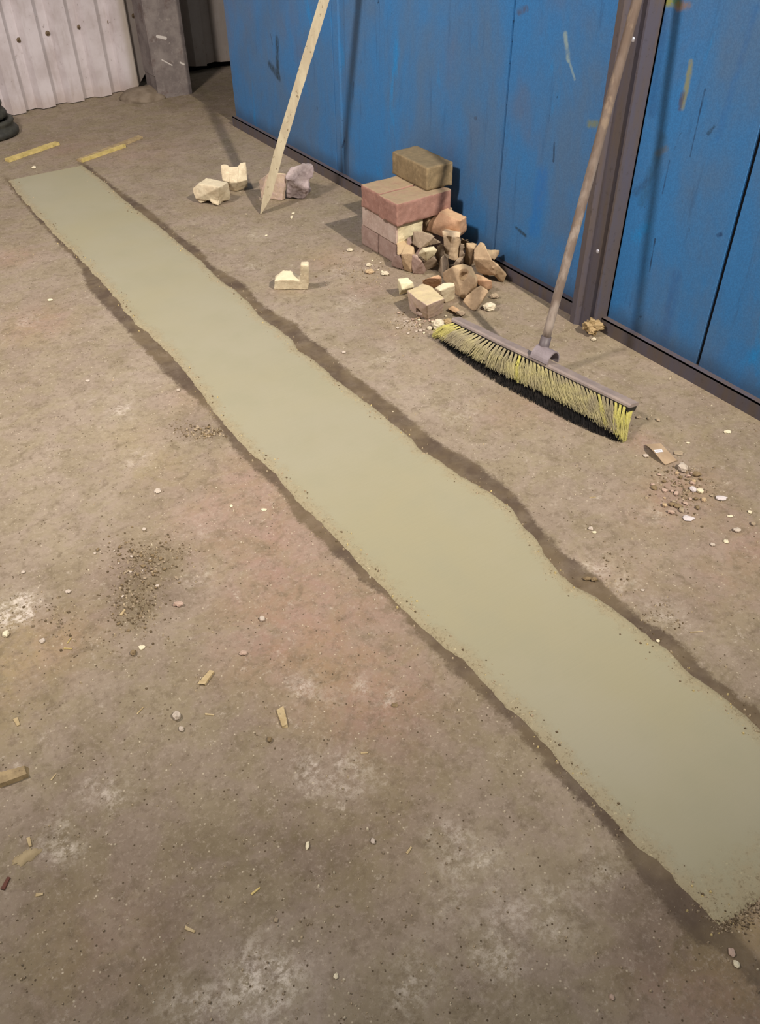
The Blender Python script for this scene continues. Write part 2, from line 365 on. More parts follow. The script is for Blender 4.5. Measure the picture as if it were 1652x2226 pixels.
# ------------------------------------------------------------------ blue sheet wall on the right
XW = 2.125
def wall_mat():
    t = NT('worn_blue_paint', 0.5, 0.35); p = t.pos(); sx = t.sep(p)
    q = t.scl(p, (1, 1, 0.55))
    a = t.ramp(t.noise(q, 3.2, 6, 0.62, 0.3), 0.36, 0.66)
    c = t.mix(a, lin((56, 124, 184)), lin((82, 118, 156)))
    g = t.ramp(t.noise(q, 2.1, 5, 0.6), 0.5, 0.7)
    c = t.mix(t.math('MULTIPLY', g, 0.75), c, lin((98, 110, 132)))
    b = t.ramp(t.noise(t.scl(p, (1, 1, 0.3)), 5.5, 5, 0.6, 0.5), 0.6, 0.7)
    c = t.mix(t.math('MULTIPLY', b, 0.85), c, lin((28, 138, 208)))
    st = t.ramp(t.noise(t.scl(p, (1, 1, 0.09)), 34, 5, 0.7), 0.56, 0.72)
    c = t.mix(t.math('MULTIPLY', st, 0.3), c, lin((44, 72, 108)))
    dk = t.math('MULTIPLY', t.ramp(t.noise(t.scl(p, (1, 1, 0.5)), 30, 6, 0.7, 0.7), 0.66, 0.72), t.ramp(t.noise(p, 2.2, 3), 0.45, 0.6))
    c = t.mix(t.math('MULTIPLY', dk, 0.8), c, lin((22, 34, 48)))
    spk = t.vor(p, 62); rr = t.sep(spk[1])[0]
    c = t.mix(t.math('MULTIPLY', t.ramp(spk[0], 0.08, 0.2, 1, 0), t.ramp(rr, 0.9, 0.93, 0, 0.8)), c, lin((20, 38, 62)))
    c = t.mix(t.ramp(t.noise(p, 260, 3, 0.6), 0.42, 0.6, 0.22, 0), c, lin((34, 68, 110)))
    # single scuffs, scratches and shadow strokes: segment from a to b, half width, colour
    marks = [((1228,75),(1236,130),.008,(150,170,165),.8),((1236,130),(1249,172),.004,(140,165,170),.8),
             ((1502,135),(1484,235),.008,(140,140,98),.85),((1484,205),(1477,238),.007,(78,70,86),.8),
             ((1282,270),(1296,270),.012,(128,132,80),.7),((1334,110),(1326,170),.008,(84,112,120),.7),
             ((1440,3),(1466,6),.012,(150,150,60),.9),((1466,2),(1476,6),.008,(60,120,30),.9),((1474,12),(1496,12),.012,(140,112,84),.8),
             ((1532,195),(1500,340),.0025,(30,50,80),.8),((1446,325),(1428,334),.010,(104,104,96),.6),((1424,520),(1412,590),.003,(28,44,70),.8),
             ((1455,350),(1440,420),.003,(34,56,90),.7),((1205,310),(1203,350),.004,(40,60,84),.8),((1122,495),(1142,512),.006,(34,54,64),.8),
             ((602,85),(604,165),.016,(24,42,50),.85),((586,140),(606,168),.018,(26,44,52),.8),((588,75),(592,96),.004,(30,52,80),.6),
             ((1144,18),(1128,25),.010,(80,82,100),.7),((1567,510),(1560,512),.006,(14,40,84),.8),((1033,257),(1034,257),.006,(60,66,84),.8),
             ((748,300),(744,320),.006,(26,44,78),.8),((768,180),(767,215),.005,(26,40,66),.8),((1470,600),(1440,760),.02,(32,76,138),.3),
             ((1440,300),(1395,440),.016,(44,86,116),.5),((1408,390),(1380,420),.012,(40,60,90),.5),((1540,290),(1552,275),.005,(26,46,62),.7),
             ((1643,20),(1560,300),.010,(24,90,160),.2),((1180,380),(1160,500),.03,(12,108,190),.45),((1440,40),(1420,240),.020,(30,78,130),.4),((1400,560),(1376,700),.010,(40,100,160),.4)]  # dark blue strokes just right of the post paint its shadow
    yz = t.n('ShaderNodeCombineXYZ'); t.set(yz.inputs[0], sx[1]); t.set(yz.inputs[1], sx[2])
    wv = t.n('ShaderNodeTexNoise'); t.set(wv.inputs['Vector'], p); wv.inputs['Scale'].default_value = 26; wv.inputs['Detail'].default_value = 5
    wob = t.math('MULTIPLY', t.math('SUBTRACT', wv.outputs[0], 0.5), 0.02)
    brk = t.ramp(t.noise(t.scl(p, (1, 1, 0.5)), 70, 6, 0.8), 0.36, 0.56, 0.35, 1.0)
    for A, B, hw, cc, k in marks:
        a = PX(*A, XW); b = PX(*B, XW); av = Vector((a.y, a.z, 0)); bv = Vector((b.y, b.z, 0)); d = bv - av; L2 = max(d.dot(d), 1e-6)
        pa = t.vmath('SUBTRACT', yz.outputs[0], tuple(av))
        h = t.math('DIVIDE', t.vmath('DOT_PRODUCT', pa, tuple(d)), L2, clamp=True)
        sc = t.n('ShaderNodeVectorMath', operation='SCALE'); sc.inputs[0].default_value = tuple(d); t.set(sc.inputs[3], h)
        dist = t.vmath('DISTANCE', pa, sc.outputs[0])
        dist = t.math('ADD', dist, t.math('MULTIPLY', wob, min(1, hw / 0.008)))
        c = t.mix(t.math('MULTIPLY', t.ramp(dist, hw * 0.35, hw * 1.5, k, 0), brk), c, lin(cc))
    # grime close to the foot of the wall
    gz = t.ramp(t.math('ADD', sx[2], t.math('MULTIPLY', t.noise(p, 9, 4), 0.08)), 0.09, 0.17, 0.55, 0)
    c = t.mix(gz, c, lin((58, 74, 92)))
    t.col(c); t.bump(t.noise(p, 40, 4), 0.08, 0.002)
    return t.m
dark_gap = simple('dark_gap', (18, 18, 20), 0.9, 0.1)
steel_brown = NT('dull_painted_steel', 0.42, 0.5)
def _sb(t):
    p = t.pos()
    c = t.mix(t.ramp(t.noise(t.scl(p, (1, 1, .15)), 22, 5), .35, .65), lin((84, 80, 90)), lin((90, 80, 76)))
    c = t.mix(t.ramp(t.noise(p, 60, 5, .7), .56, .7, 0, .5), c, lin((58, 50, 46)))
    t.col(c); t.b.inputs['Metallic'].default_value = 0.0
_sb(steel_brown)
wallR = bpy.data.objects.new('wall_right', None)
bm = bmesh.new(); bm_box(bm, (XW + 0.006, -2.5, 0.02), (XW + 0.9, 4.676, 2.7))
wallR = from_bm('wall_right', bm, dark_gap); tag(wallR, kind='structure')
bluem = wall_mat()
def panel(y0, y1, groove=None):
    bm = bmesh.new(); zs = (0.05, 2.7)
    prof = [(y0, 0.004), (y0 + 0.003, 0.0)]
    if groove: prof += [(groove[0], 0.0), (groove[0] + 0.02, 0.005), (groove[1] - 0.02, 0.005), (groove[1], 0.0)]
    prof += [(y1 - 0.003, 0.0), (y1, 0.004)]
    vs = [[bm.verts.new((XW + d, y, z)) for (y, d) in prof] for z in zs]
    for i in range(len(prof) - 1): bm.faces.new((vs[0][i], vs[0][i + 1], vs[1][i + 1], vs[1][i]))
    r = bmesh.ops.extrude_face_region(bm, geom=bm.faces[:])
    bmesh.ops.translate(bm, verts=[e for e in r['geom'] if isinstance(e, bmesh.types.BMVert)], vec=(0.006, 0, 0))
    o = from_bm('sheet_panel', bm, bluem, wallR)
    return o
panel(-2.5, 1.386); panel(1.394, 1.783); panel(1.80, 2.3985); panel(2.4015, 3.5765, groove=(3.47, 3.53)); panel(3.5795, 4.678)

# floor-level channel along the wall
bm = bmesh.new()
def kerb(y0, y1):
    # steel angle: upright face and ledge
    for lo, hi in (((2.100, y0, 0.0), (2.104, y1, 0.050)), ((2.100, y0, 0.046), (2.134, y1, 0.050))): bm_box(bm, lo, hi)
kerb(-2.5, 1.79); kerb(1.90, 4.676)
kb = from_bm('baseboard_right', bm, steel_brown.m); tag(kb, kind='structure')

# steel post with folded profile
prof = [(2.124, 1.902), (2.072, 1.902), (2.062, 1.895), (2.060, 1.872), (2.068, 1.862), (2.073, 1.853), (2.070, 1.842), (2.070, 1.812), (2.078, 1.806), (2.084, 1.801), (2.078, 1.796), (2.066, 1.793), (2.066, 1.786), (2.124, 1.785)]
bm = bmesh.new(); A = [bm.verts.new((x, y, 0.0)) for x, y in prof]; B = [bm.verts.new((x, y, 2.7)) for x, y in prof]
n = len(prof)
for i in range(n): bm.faces.new((A[i], A[(i + 1) % n], B[(i + 1) % n], B[i]))
bm.faces.new(A[::-1]); bm.faces.new(B)
post = from_bm('steel_post', bm, steel_brown.m, origin=(2.1, 1.84, 0))
tag(post, 'tall dull grey steel post with folded grooves fixed to the blue wall', 'post')
zinc = simple('bright_zinc', (205, 205, 215), 0.35, 0.5, metal=0.6)
for (u, v) in ((1397, 91), (1313, 553)):
    P = PX(u, v, 2.070)
    bm = bmesh.new(); bmesh.ops.create_uvsphere(bm, u_segments=20, v_segments=10, radius=0.0075)
    for vv in bm.verts: vv.co.x *= 0.45
    s = from_bm('rivet', bm, zinc, post, smooth=True); s.location = Vector((2.0705, 1.826, P.z)) - post.location
    s['label'] = 'shiny zinc rivet head'

# ------------------------------------------------------------------ corrugated back wall
def corr_mat():
    t = NT('old_white_corrugated_sheet', 0.38, 0.5); p = t.pos()
    c = t.mix(t.ramp(t.noise(p, 5, 6, .65), .35, .65), lin((198, 190, 192)), lin((180, 170, 170)))
    c = t.mix(t.ramp(t.noise(t.scl(p, (1, 1, .2)), 24, 5), .52, .7, 0, .4), c, lin((160, 148, 144)))
    c = t.mix(t.ramp(t.noise(p, 40, 5, .7), .64, .7, 0, .7), c, lin((96, 80, 70)))
    x = t.sep(p)[0]
    c = t.mix(t.ramp(x, 1.88, 1.93, 0, .6), c, lin((148, 138, 120)))
    c = t.mix(t.ramp(t.math('ADD', t.sep(p)[2], t.math('MULTIPLY', t.noise(p, 12, 4), .1)), .06, .16, .35, 0), c, lin((150, 128, 108)))
    t.col(c); t.b.inputs['Metallic'].default_value = 0.0
    t.bump(t.noise(p, 12, 3), .12, .004)
    return t.m
cm_ = corr_mat()
def wy(x): return 5.60 + 0.13 * (x - 1.139) if x < 2.15 else 5.83
lines = [57, 129, 192, 254, 310]
bx = sorted([PY(u, v, 5.63).x for u, v in ((57, 247), (129, 229), (192, 216), (254, 204), (310, 194))])
per = (bx[-1] - bx[0]) / 4
x0 = bx[0]
pts = []; k = -26
while True:
    xa = x0 + k * per
    if xa > 3.6: break
    # dark flank drop, recessed flat, pale flank rising towards the room, raised flat
    for f, d in ((0.0, 0.0), (0.045, 0.042), (0.42, 0.042), (0.575, 0.0)): pts.append((xa + f * per, d))
    k += 1
def sheet(x_from, x_to, yf, zb):
    P = [(x, d) for x, d in pts if x_from <= x <= x_to]
    bm = bmesh.new(); rowsz = 14; grid = []
    for j in range(rowsz + 1):
        row = []
        for x, d in P:
            b = zb(x); z = b + (2.7 - b) * (j / rowsz) ** 1.5
            row.append(bm.verts.new((x, yf(x) + d, z)))
        grid.append(row)
    for j in range(rowsz):
        for i in range(len(P) - 1): bm.faces.new((grid[j][i], grid[j][i + 1], grid[j + 1][i + 1], grid[j + 1][i]))
    r = bmesh.ops.extrude_face_region(bm, geom=bm.faces[:])
    bmesh.ops.translate(bm, verts=[e for e in r['geom'] if isinstance(e, bmesh.types.BMVert)], vec=(0, 0.0015, 0))
    return bm
zb1 = lambda x: 0.004 + 0.006 * abs(noise.noise(Vector((x * 17, 0, 0)))) + (max(0, x - 1.95) * 1.0 if x < 2.2 else 0)
wb = from_bm('wall_back', sheet(-4.4, 2.10, wy, zb1), cm_); tag(wb, kind='structure')
wb2 = from_bm('wall_back_recess', sheet(2.0, 3.6, lambda x: 5.86, lambda x: 0.045 + 0.02 * noise.noise(Vector((x * 9, 1, 0)))), cm_); tag(wb2, kind='structure')
wb2.name = 'wall_back'
bm = bmesh.new(); bm_box(bm, (-4.4, 5.95, 0), (3.6, 6.0, 2.7))
bk = from_bm('wall_outer', bm, dark_gap); tag(bk, kind='structure')
rust = simple('rusty_screw', (120, 104, 84), 0.8, 0.2, c2=(78, 64, 48), scale=60)
for (u, v) in ((41, 87), (106, 74), (178, 62), (247, 52), (303, 40)):
    P = PY(u, v, 5.66); xx = P.x; yy = wy(xx) + 0.0395
    bm = bmesh.new(); bm_tube(bm, (0, 0, 0), (0, -0.002, 0), 0.014, 0.013, 16); bm_tube(bm, (0, -0.002, 0), (0, -0.008, 0), 0.006, 0.005, 6)
    s = from_bm('roofing_screw', bm, rust, wb); s.location = (xx, yy, P.z); s['label'] = 'rust stained screw with washer'; s.scale = (1, 1, 1)

# corner column
def col_mat():
    t = NT('dirty_concrete_column', 0.85, 0.2); p = t.pos()
    c = t.mix(t.ramp(t.noise(p, 9, 6, .7), .35, .65), lin((128, 120, 116)), lin((104, 96, 94)))
    c = t.mix(t.ramp(t.noise(p, 30, 6, .7), .58, .7, 0, .6), c, lin((150, 142, 136)))
    c = t.mix(t.math('MULTIPLY', t.ramp(t.noise(p, 14, 4), .55, .68), .6), c, lin((92, 76, 72)))
    sx = t.sep(p)
    yz = t.n('ShaderNodeCombineXYZ'); t.set(yz.inputs[0], sx[0]); t.set(yz.inputs[1], sx[2])
    for A, B, hw in (((342, 79), (360, 83), .010), ((352, 130), (374, 142), .004), ((392, 136), (400, 140), .006)):
        a = PY(*A, 5.43); b = PY(*B, 5.43); av = Vector((a.x, a.z, 0)); d = Vector((b.x, b.z, 0)) - av
        pa = t.vmath('SUBTRACT', yz.outputs[0], tuple(av)); h = t.math('DIVIDE', t.vmath('DOT_PRODUCT', pa, tuple(d)), d.dot(d), clamp=True)
        s_ = t.n('ShaderNodeVectorMath', operation='SCALE'); s_.inputs[0].default_value = tuple(d); t.set(s_.inputs[3], h)
        c = t.mix(t.ramp(t.vmath('DISTANCE', pa, s_.outputs[0]), hw * .6, hw, .85, 0), c, lin((196, 190, 184)))
    t.col(c); t.bump(t.noise(p, 60, 5, .7), .3, .003); return t.m
cl, cr = PY(345, 212, 5.43), PY(418, 204, 5.43)
bm = bmesh.new(); bm_box(bm, (cl.x, 5.43, 0), (cr.x, 5.60, 2.7)); bmesh.ops.bevel(bm, geom=bm.edges[:], offset=0.004, segments=1)
bm_box(bm, (cl.x - 0.006, 5.433, 0.13), (cl.x + 0.0, 5.60, 2.7))
co = from_bm('concrete_column', bm, col_mat(), origin=((cl.x + cr.x) / 2, 5.5, 0)); tag(co, 'scuffed grey concrete column in the far corner between white sheeting and blue wall', 'column')

earth = simple('compacted_dirt', (126, 114, 100), 0.95, 0.1, c2=(108, 96, 82), scale=14, bump=0.4)
c0 = G(318, 196); 
bm = bmesh.new(); bmesh.ops.create_icosphere(bm, subdivisions=4, radius=1)
for v in bm.verts:
    v.co = Vector((v.co.x * 0.15, v.co.y * 0.13, max(v.co.z, -0.02) ** 1 * 0.06)) * (1 + 0.12 * noise.noise(v.co * 2))
mo = from_bm('dirt_mound', bm, earth, smooth=True); mo.location = (cl.x - 0.055, 5.53, 0.0); tag(mo, 'low grey mound of dirt against the foot of the corner column', 'dirt mound')

# ------------------------------------------------------------------ bricks of the stack
M_red = brick_mat('red_brick', (160, 124, 112), (148, 112, 100), dust=(158, 142, 114), dust_amt=0.9)
M_pink = brick_mat('dusty_pink_brick', (166, 144, 134), (154, 130, 120), dust=(182, 166, 144))
M_pale = brick_mat('pale_pink_brick', (190, 172, 160), (176, 154, 142), dust=(196, 184, 156))
M_brown = brick_mat('brown_dirty_brick', (146, 128, 98), (128, 112, 86), dust=(112, 102, 82), dust_amt=0.8)
M_tan = brick_mat('tan_brick', (184, 160, 130), (168, 144, 116), dust=(192, 170, 134))
M_orange = brick_mat('orange_brick', (194, 158, 128), (180, 142, 114), dust=(196, 166, 130))
M_cream = brick_mat('cream_mortar_brick', (220, 210, 176), (206, 194, 160), dust=(226, 216, 182))
M_grey = brick_mat('greyish_brick', (154, 138, 120), (138, 122, 104), dust=(168, 152, 126))
M_lilac = brick_mat('lilac_slag', (174, 160, 158), (144, 130, 130), dust=(182, 168, 164))
M_light = brick_mat('light_tan_brick', (206, 184, 154), (190, 166, 136), dust=(212, 192, 160))
M_sand = brick_mat('sandy_brick', (212, 200, 172), (198, 182, 154), dust=(216, 204, 174))
M_pinkface = brick_mat('pinkish_sandy_brick', (186, 164, 152), (186, 166, 142), dust=(206, 190, 150), dust_amt=0.95)

def full_brick(x0, x1, y0, y1, z0, z1, mat, label, seed, rot=0.0, extra=None, group='bricks in the stack by the wall', voxel=0.0045, cut=()):
    c = Vector(((x0 + x1) / 2, (y0 + y1) / 2, z0)); M = Matrix.Rotation(rot, 3, 'Z')
    pts = [c + M @ Vector((x - c.x, y - c.y, z - z0)) for x in (x0, x1) for y in (y0, y1) for z in (z0, z1)]
    return chunk('brick', [pts] if not extra else extra(pts), mat, label, 'brick', group, voxel=voxel, amp=0.0012, amp2=0.0022, seed=seed, lift=False, cut=cut)
def chipped(pts):   # corner broken off at the low front-left corner
    return [pts]
H = 0.088; e = 0.0012
full_brick(1.815, 2.065, 2.762, 2.884, 0.001, H - e, M_pink, 'dusty pink brick at the bottom far side of the stack', 1)
full_brick(1.818, 2.065, 2.634, 2.757, 0.001, H - e, M_pink, 'dusty pink brick at the bottom of the stack nearest the rubble', 2)
full_brick(1.812, 1.938, 2.622, 2.868, H + e, 2 * H - e, M_pale, 'pale pink brick with a rough cream end in the second course of the stack', 3)
full_brick(1.965, 2.088, 2.625, 2.870, H + e, 2 * H - e, M_tan, 'brick of the second course hidden close to the wall', 4)
full_brick(1.795, 2.045, 2.722, 2.846, 2 * H + e, 3 * H - e, M_red, 'red brick under the top brick, far one of the pair', 5, rot=0.02)
full_brick(1.790, 2.050, 2.592, 2.714, 2 * H + e, 3 * H - e, M_red, 'red brick under the top brick, near one of the pair', 6, rot=0.02)
full_brick(1.960, 2.083, 2.630, 2.872, 3 * H + e, 4 * H + .002, M_brown, 'dirty brown brick lying alone on top of the stack', 7, rot=-0.01)

bm = bmesh.new(); bm_hull(bm, [Vector((x, y, z)) for x in (1.816, 1.934) for y in (2.617, 2.627) for z in (H + .006, 2 * H - .006)])
me_ = from_bm('mortar_face', bm, M_cream); rm = me_.modifiers.new('r', 'REMESH'); rm.mode = 'VOXEL'; rm.voxel_size = .002; bake(me_); roughen(me_, .003, 55, .003, 25, 4)
me_.data.materials.clear(); me_.data.materials.append(M_cream)
pb_ = [o for o in S.objects if o.get('label', '').startswith('pale pink brick')][0]; me_.parent = pb_; me_.location = -pb_.location; me_['label'] = 'rough cream broken end'
# ------------------------------------------------------------------ broken pieces of the pile
def c2(x, y, z): return G(850 + x / 5.9, 480 + y / 5.9, z)
def prism(p, vec): 
    v = Vector(vec); return list(p) + [q + v for q in p]
RG = 'broken bricks in the heap by the blue wall'
def piece(hulls, mat, label, seed, **k):
    return chunk('brick_fragment', hulls, mat, label, 'brick piece', RG, seed=seed, **k)
A_ = c2
# orange half brick leaning high at the back
piece([prism([A_(595,-130,.19), A_(886,2,.185), A_(884,165,.125), A_(870,205,.105), A_(660,215,.095), A_(440,125,.11), A_(480,20,.145)], (.042, .012, .004))], M_orange, 'orange tan half brick leaning highest in the heap beside the stack', 11)
piece([prism([A_(895,215,.10), A_(1000,228,.10), A_(1022,290,.07), A_(900,300,.06)], (.03, .03, -.045))], M_tan, 'small tan brick lump behind the heap close to the wall', 12)
# grey-brown wedge lying across
piece([[A_(285,140,.155), A_(410,140,.16), A_(560,200,.15), A_(470,330,.105), A_(370,362,.10), A_(270,290,.11), A_(330,130,.13), A_(520,170,.12), A_(400,300,.09)],
       [A_(500,180,.15), A_(655,270,.12), A_(640,292,.115), A_(560,262,.12), A_(470,330,.10), A_(420,200,.14)]], M_grey, 'grey brown wedge shaped brick piece lying across the middle of the heap', 13)
piece([[A_(210,215,.12), A_(262,200,.13), A_(270,290,.11), A_(190,345,.085), A_(235,330,.08), A_(250,230,.10)]], M_pink, 'thin dark reddish shard standing against the pale brick of the stack', 14)
# cream small
piece([[A_(345,425,.085), A_(400,350,.115), A_(550,325,.12), A_(595,375,.105), A_(560,440,.085), A_(455,515,.06), A_(440,395,.12), A_(500,340,.085), A_(560,420,.06), A_(420,430,.055)]], M_cream, 'small cream coloured brick chunk perched in front of the wedge piece', 15)
# upright pair at the left
piece([[A_(125,430,.085), A_(215,415,.09), A_(270,430,.085), A_(270,672,.0), A_(172,645,.0), A_(150,560,.03), A_(300,330,.10), A_(190,300,.10), A_(300,430,.08), A_(330,560,.01)],
       [A_(70,285,.095), A_(190,255,.10), A_(300,345,.10), A_(300,420,.08), A_(120,430,.08), A_(80,440,.075), A_(200,300,.06)]], M_tan, 'upright tan brick piece standing at the left front of the heap', 16)
piece([[A_(245,425,.082), A_(330,445,.082), A_(392,530,.065), A_(432,690,.0), A_(275,685,.0), A_(330,425,.06), A_(400,500,.055), A_(450,640,.002), A_(320,600,.0)]], M_pink, 'pinkish upright brick slab leaning beside the upright tan piece', 17)
piece([[A_(30,440,.06), A_(125,430,.07), A_(150,560,.03), A_(165,640,.0), A_(0,585,.0), A_(20,520,.02), A_(120,480,.04)]], M_pink, 'brownish red brick piece wedged between the stack and the upright tan piece', 18)
# dark lump under
piece([[A_(400,520,.05), A_(545,455,.07), A_(592,500,.055), A_(570,590,.012), A_(450,640,.0), A_(420,640,.0), A_(500,430,.05), A_(600,560,.02)]], M_grey, 'dark lump of brick low in the heap under the cream chunk', 19)
piece([[A_(590,330,.09), A_(660,305,.10), A_(680,440,.055), A_(620,500,.03), A_(560,440,.04), A_(640,280,.07), A_(700,520,.01), A_(600,540,.0)]], M_grey, 'dark brown brick piece deep in the heap behind the cream chunk', 20)
# T shaped upright half with recess
piece([[A_(655,135,.16), A_(885,145,.16), A_(885,215,.145), A_(770,205,.145), A_(660,190,.145), A_(700,110,.13), A_(900,150,.12)],
       [A_(775,200,.15), A_(885,205,.145), A_(850,495,.045), A_(820,515,.04), A_(735,485,.045), A_(900,250,.11), A_(870,450,.03)],
       [A_(665,200,.125), A_(790,200,.13), A_(760,460,.045), A_(680,420,.05), A_(700,170,.12), A_(800,440,.03)]], M_light, 'upright half brick with a stepped recess standing in the middle of the heap', 21)
# piece with round cream edge
piece([[A_(960,290,.11), A_(1100,300,.10), A_(1065,370,.09), A_(1060,560,.0), A_(1010,590,.0), A_(930,540,.0), A_(945,460,.04), A_(985,360,.09), A_(1040,280,.08), A_(1090,520,.0)]], M_tan, 'brown brick piece with a curved broken edge right of the stepped half brick', 22)
piece([[A_(885,290,.115), A_(940,300,.115), A_(955,380,.09), A_(940,470,.05), A_(870,500,.04), A_(860,420,.06), A_(905,300,.09), A_(920,500,.03)]], M_grey, 'greyish brick sliver leaning behind the stepped half brick', 23, cut=[(A_(975,360,.05), A_(925,420,.14), .012)])
piece([[A_(850,480,.055), A_(930,452,.06), A_(935,540,.035), A_(800,610,.01), A_(770,600,.01), A_(820,520,.045), A_(900,440,.03), A_(860,600,.0)]], M_grey, 'grey slab piece lying in front of the greyish sliver', 24)
piece([[A_(640,470,.075), A_(680,435,.08), A_(735,540,.05), A_(700,660,.01), A_(665,740,.0), A_(600,650,.0), A_(615,560,.03), A_(720,480,.04), A_(740,640,.0)]], M_grey, 'narrow grey brown fin of brick standing behind the bored brick', 25)
# bored brick in the centre
piece([[A_(790,590,.105), A_(930,547,.115), A_(1035,592,.11), A_(1062,690,.095), A_(1112,760,.085), A_(1100,835,.06), A_(960,925,.02), A_(925,1012,.0), A_(840,960,.0), A_(832,790,.05), A_(668,760,.03), A_(665,665,.06), A_(1090,900,.0), A_(700,780,.0)]], M_tan, 'broken tan brick with a round bored hole in its top, centre of the heap', 26,
      cut=[((850 + 935 / 5.9, 480 + 677 / 5.9), (.24, .28, -.46), .0185)])
piece([[A_(1075,682,.06), A_(1160,700,.06), A_(1298,770,.055), A_(1296,862,.015), A_(1235,892,.012), A_(1120,830,.03), A_(1100,760,.055), A_(1290,860,.0), A_(1150,860,.0), A_(1080,700,.01)]], M_orange, 'flat salmon orange brick piece on the right of the bored brick', 27)
piece([[A_(1150,835,.085), A_(1258,902,.075), A_(1180,1010,.045), A_(1085,1160,.0), A_(1025,1150,.0), A_(920,1040,.02), A_(952,975,.04), A_(1100,860,.05), A_(1200,1000,.0), A_(1000,1050,.0)]], M_tan, 'pinkish three sided brick piece leaning on the bored brick in front', 28)
# large jagged fragment at the right
piece([[A_(1140,265,.15), A_(1200,290,.15), A_(1228,365,.14), A_(1290,500,.11), A_(1150,560,.07), A_(1060,470,.10), A_(1062,370,.12), A_(1190,300,.11), A_(1280,500,.07)],
       [A_(1060,480,.10), A_(1290,500,.11), A_(1385,580,.09), A_(1340,700,.045), A_(1200,690,.025), A_(1105,650,.03), A_(1075,560,.06), A_(1370,560,.05), A_(1180,620,.0)],
       [A_(1370,565,.09), A_(1480,690,.04), A_(1440,790,.0), A_(1390,780,.0), A_(1325,700,.035), A_(1300,600,.08), A_(1460,660,.02), A_(1350,640,.04)],
       [A_(1225,365,.12), A_(1310,402,.10), A_(1400,372,.10), A_(1385,440,.08), A_(1320,510,.075), A_(1270,450,.10), A_(1300,440,.06)]], M_tan, 'large jagged tan brick fragment leaning beside the blue wall', 29)
# front brick with bore
piece([[A_(225,900,.082), A_(400,815,.088), A_(520,850,.088), A_(690,1000,.088), A_(460,1090,.088), A_(330,1010,.086), A_(208,905,.08), A_(240,1150,.004), A_(310,1215,.0), A_(470,1275,.0), A_(660,1190,.0), A_(225,960,.05), A_(500,1000,.0)]], M_pinkface, 'half brick with yellow top and a small arched hole at the front of the heap', 30,
      cut=[((850 + 352 / 5.9, 480 + 1175 / 5.9), (.8, .3, .1), .0155)])
piece([[A_(560,862,.07), A_(680,790,.085), A_(812,790,.085), A_(822,835,.075), A_(810,1010,.0), A_(700,1060,.0), A_(640,1000,.02), A_(625,900,.07), A_(820,960,.01), A_(600,980,.0)]], M_sand, 'small ochre brick piece with a streaked side behind the yellow topped half brick', 31)
piece([[A_(392,772,.055), A_(440,745,.07), A_(560,705,.075), A_(615,700,.075), A_(642,740,.065), A_(650,800,.03), A_(560,862,.0), A_(480,870,.0), A_(400,830,.02), A_(600,820,.0)]], M_orange, 'tan orange brick piece with a step behind the yellow topped half brick', 32)
# cream-faced block
piece([[A_(85,742,.075), A_(215,722,.078), A_(282,790,.068), A_(302,850,.048), A_(140,886,.048), A_(100,960,.0), A_(225,925,.0), A_(120,800,.07), A_(240,860,.02), A_(250,800,.03)]], M_cream, 'block with a bright cream top left of the yellow topped half brick', 33)
# small ones near the broom end
piece([[A_(725,1130,.012), A_(790,1090,.014), A_(885,1150,.014), A_(830,1182,.012), A_(730,1140,.0), A_(880,1165,.0), A_(800,1100,.0), A_(830,1190,.0)]], M_orange, 'flat orange brick chip lying beside the end of the broom', 34, voxel=.002, amp2=.001)
piece([[A_(830,1160,.028), A_(930,1150,.03), A_(962,1190,.02), A_(900,1225,.012), A_(835,1195,.01), A_(850,1210,.0), A_(950,1200,.0), A_(870,1150,.02)]], M_grey, 'small grey mortar lump resting beside the far end of the broom plate', 35, voxel=.0025)
def lumpy(name, u, v, wpx, hpx, hz, mat, label, cat, seed, group=None, jag=.35, sub=3):
    c = G(u, v, hz * 0.4); d = (c - Vector((0, 0, CAM_H))).length; s = d / FPX
    bm = bmesh.new(); bmesh.ops.create_icosphere(bm, subdivisions=sub, radius=1)
    right = Vector((R[0][0], R[1][0], 0)).normalized(); fw = Vector((0, 0, 1)).cross(right)
    for w in bm.verts:
        q = w.co * (1 + jag * noise.noise(w.co * 2.2 + Vector((seed, seed * 2, 0))) + jag * .5 * noise.noise(w.co * 6 + Vector((seed, 0, seed))))
        w.co = right * q.x * wpx / 2 * s + fw * q.y * max(hpx * s * .65, hz * .55) + Vector((0, 0, 1)) * q.z * hz / 2
    mz = min(w.co.z for w in bm.verts)
    for w in bm.verts: w.co.z -= mz
    o = from_bm(name, bm, mat, smooth=False); o.location = (c.x, c.y, 0.0)
    tag(o, label, cat, group); return o
M_white = brick_mat('pale_mortar_crumb', (204, 194, 170), (188, 176, 152), dust=(214, 204, 180))
M_dirt = brick_mat('brown_crumb', (128, 110, 84), (108, 92, 68), dust=(140, 122, 94))
M_yel = brick_mat('yellow_mortar_lump', (164, 142, 106), (138, 118, 84), dust=(172, 150, 114))
lumpy('mortar_lump', 1288, 716, 38, 26, .045, M_yel, 'yellowish brown mortar lump at the foot of the steel post', 'mortar lump', 3, jag=.5, sub=4)
lumpy('mortar_lump', 1064, 669, 26, 16, .028, M_white, 'round white mortar lump on the floor right of the heap', 'mortar lump', 4)
lumpy('mortar_lump', 1075, 645, 20, 10, .016, M_grey, 'small grey mortar lump between the heap and the round white lump', 'mortar lump', 5)
lumpy('mortar_lump', 954, 708, 26, 18, .036, M_white, 'whitish mortar lump just behind the far end of the broom', 'mortar lump', 6)
lumpy('mortar_lump', 975, 702, 24, 14, .026, M_yel, 'brownish mortar lump between whitish lump and broom plate', 'mortar lump', 7)
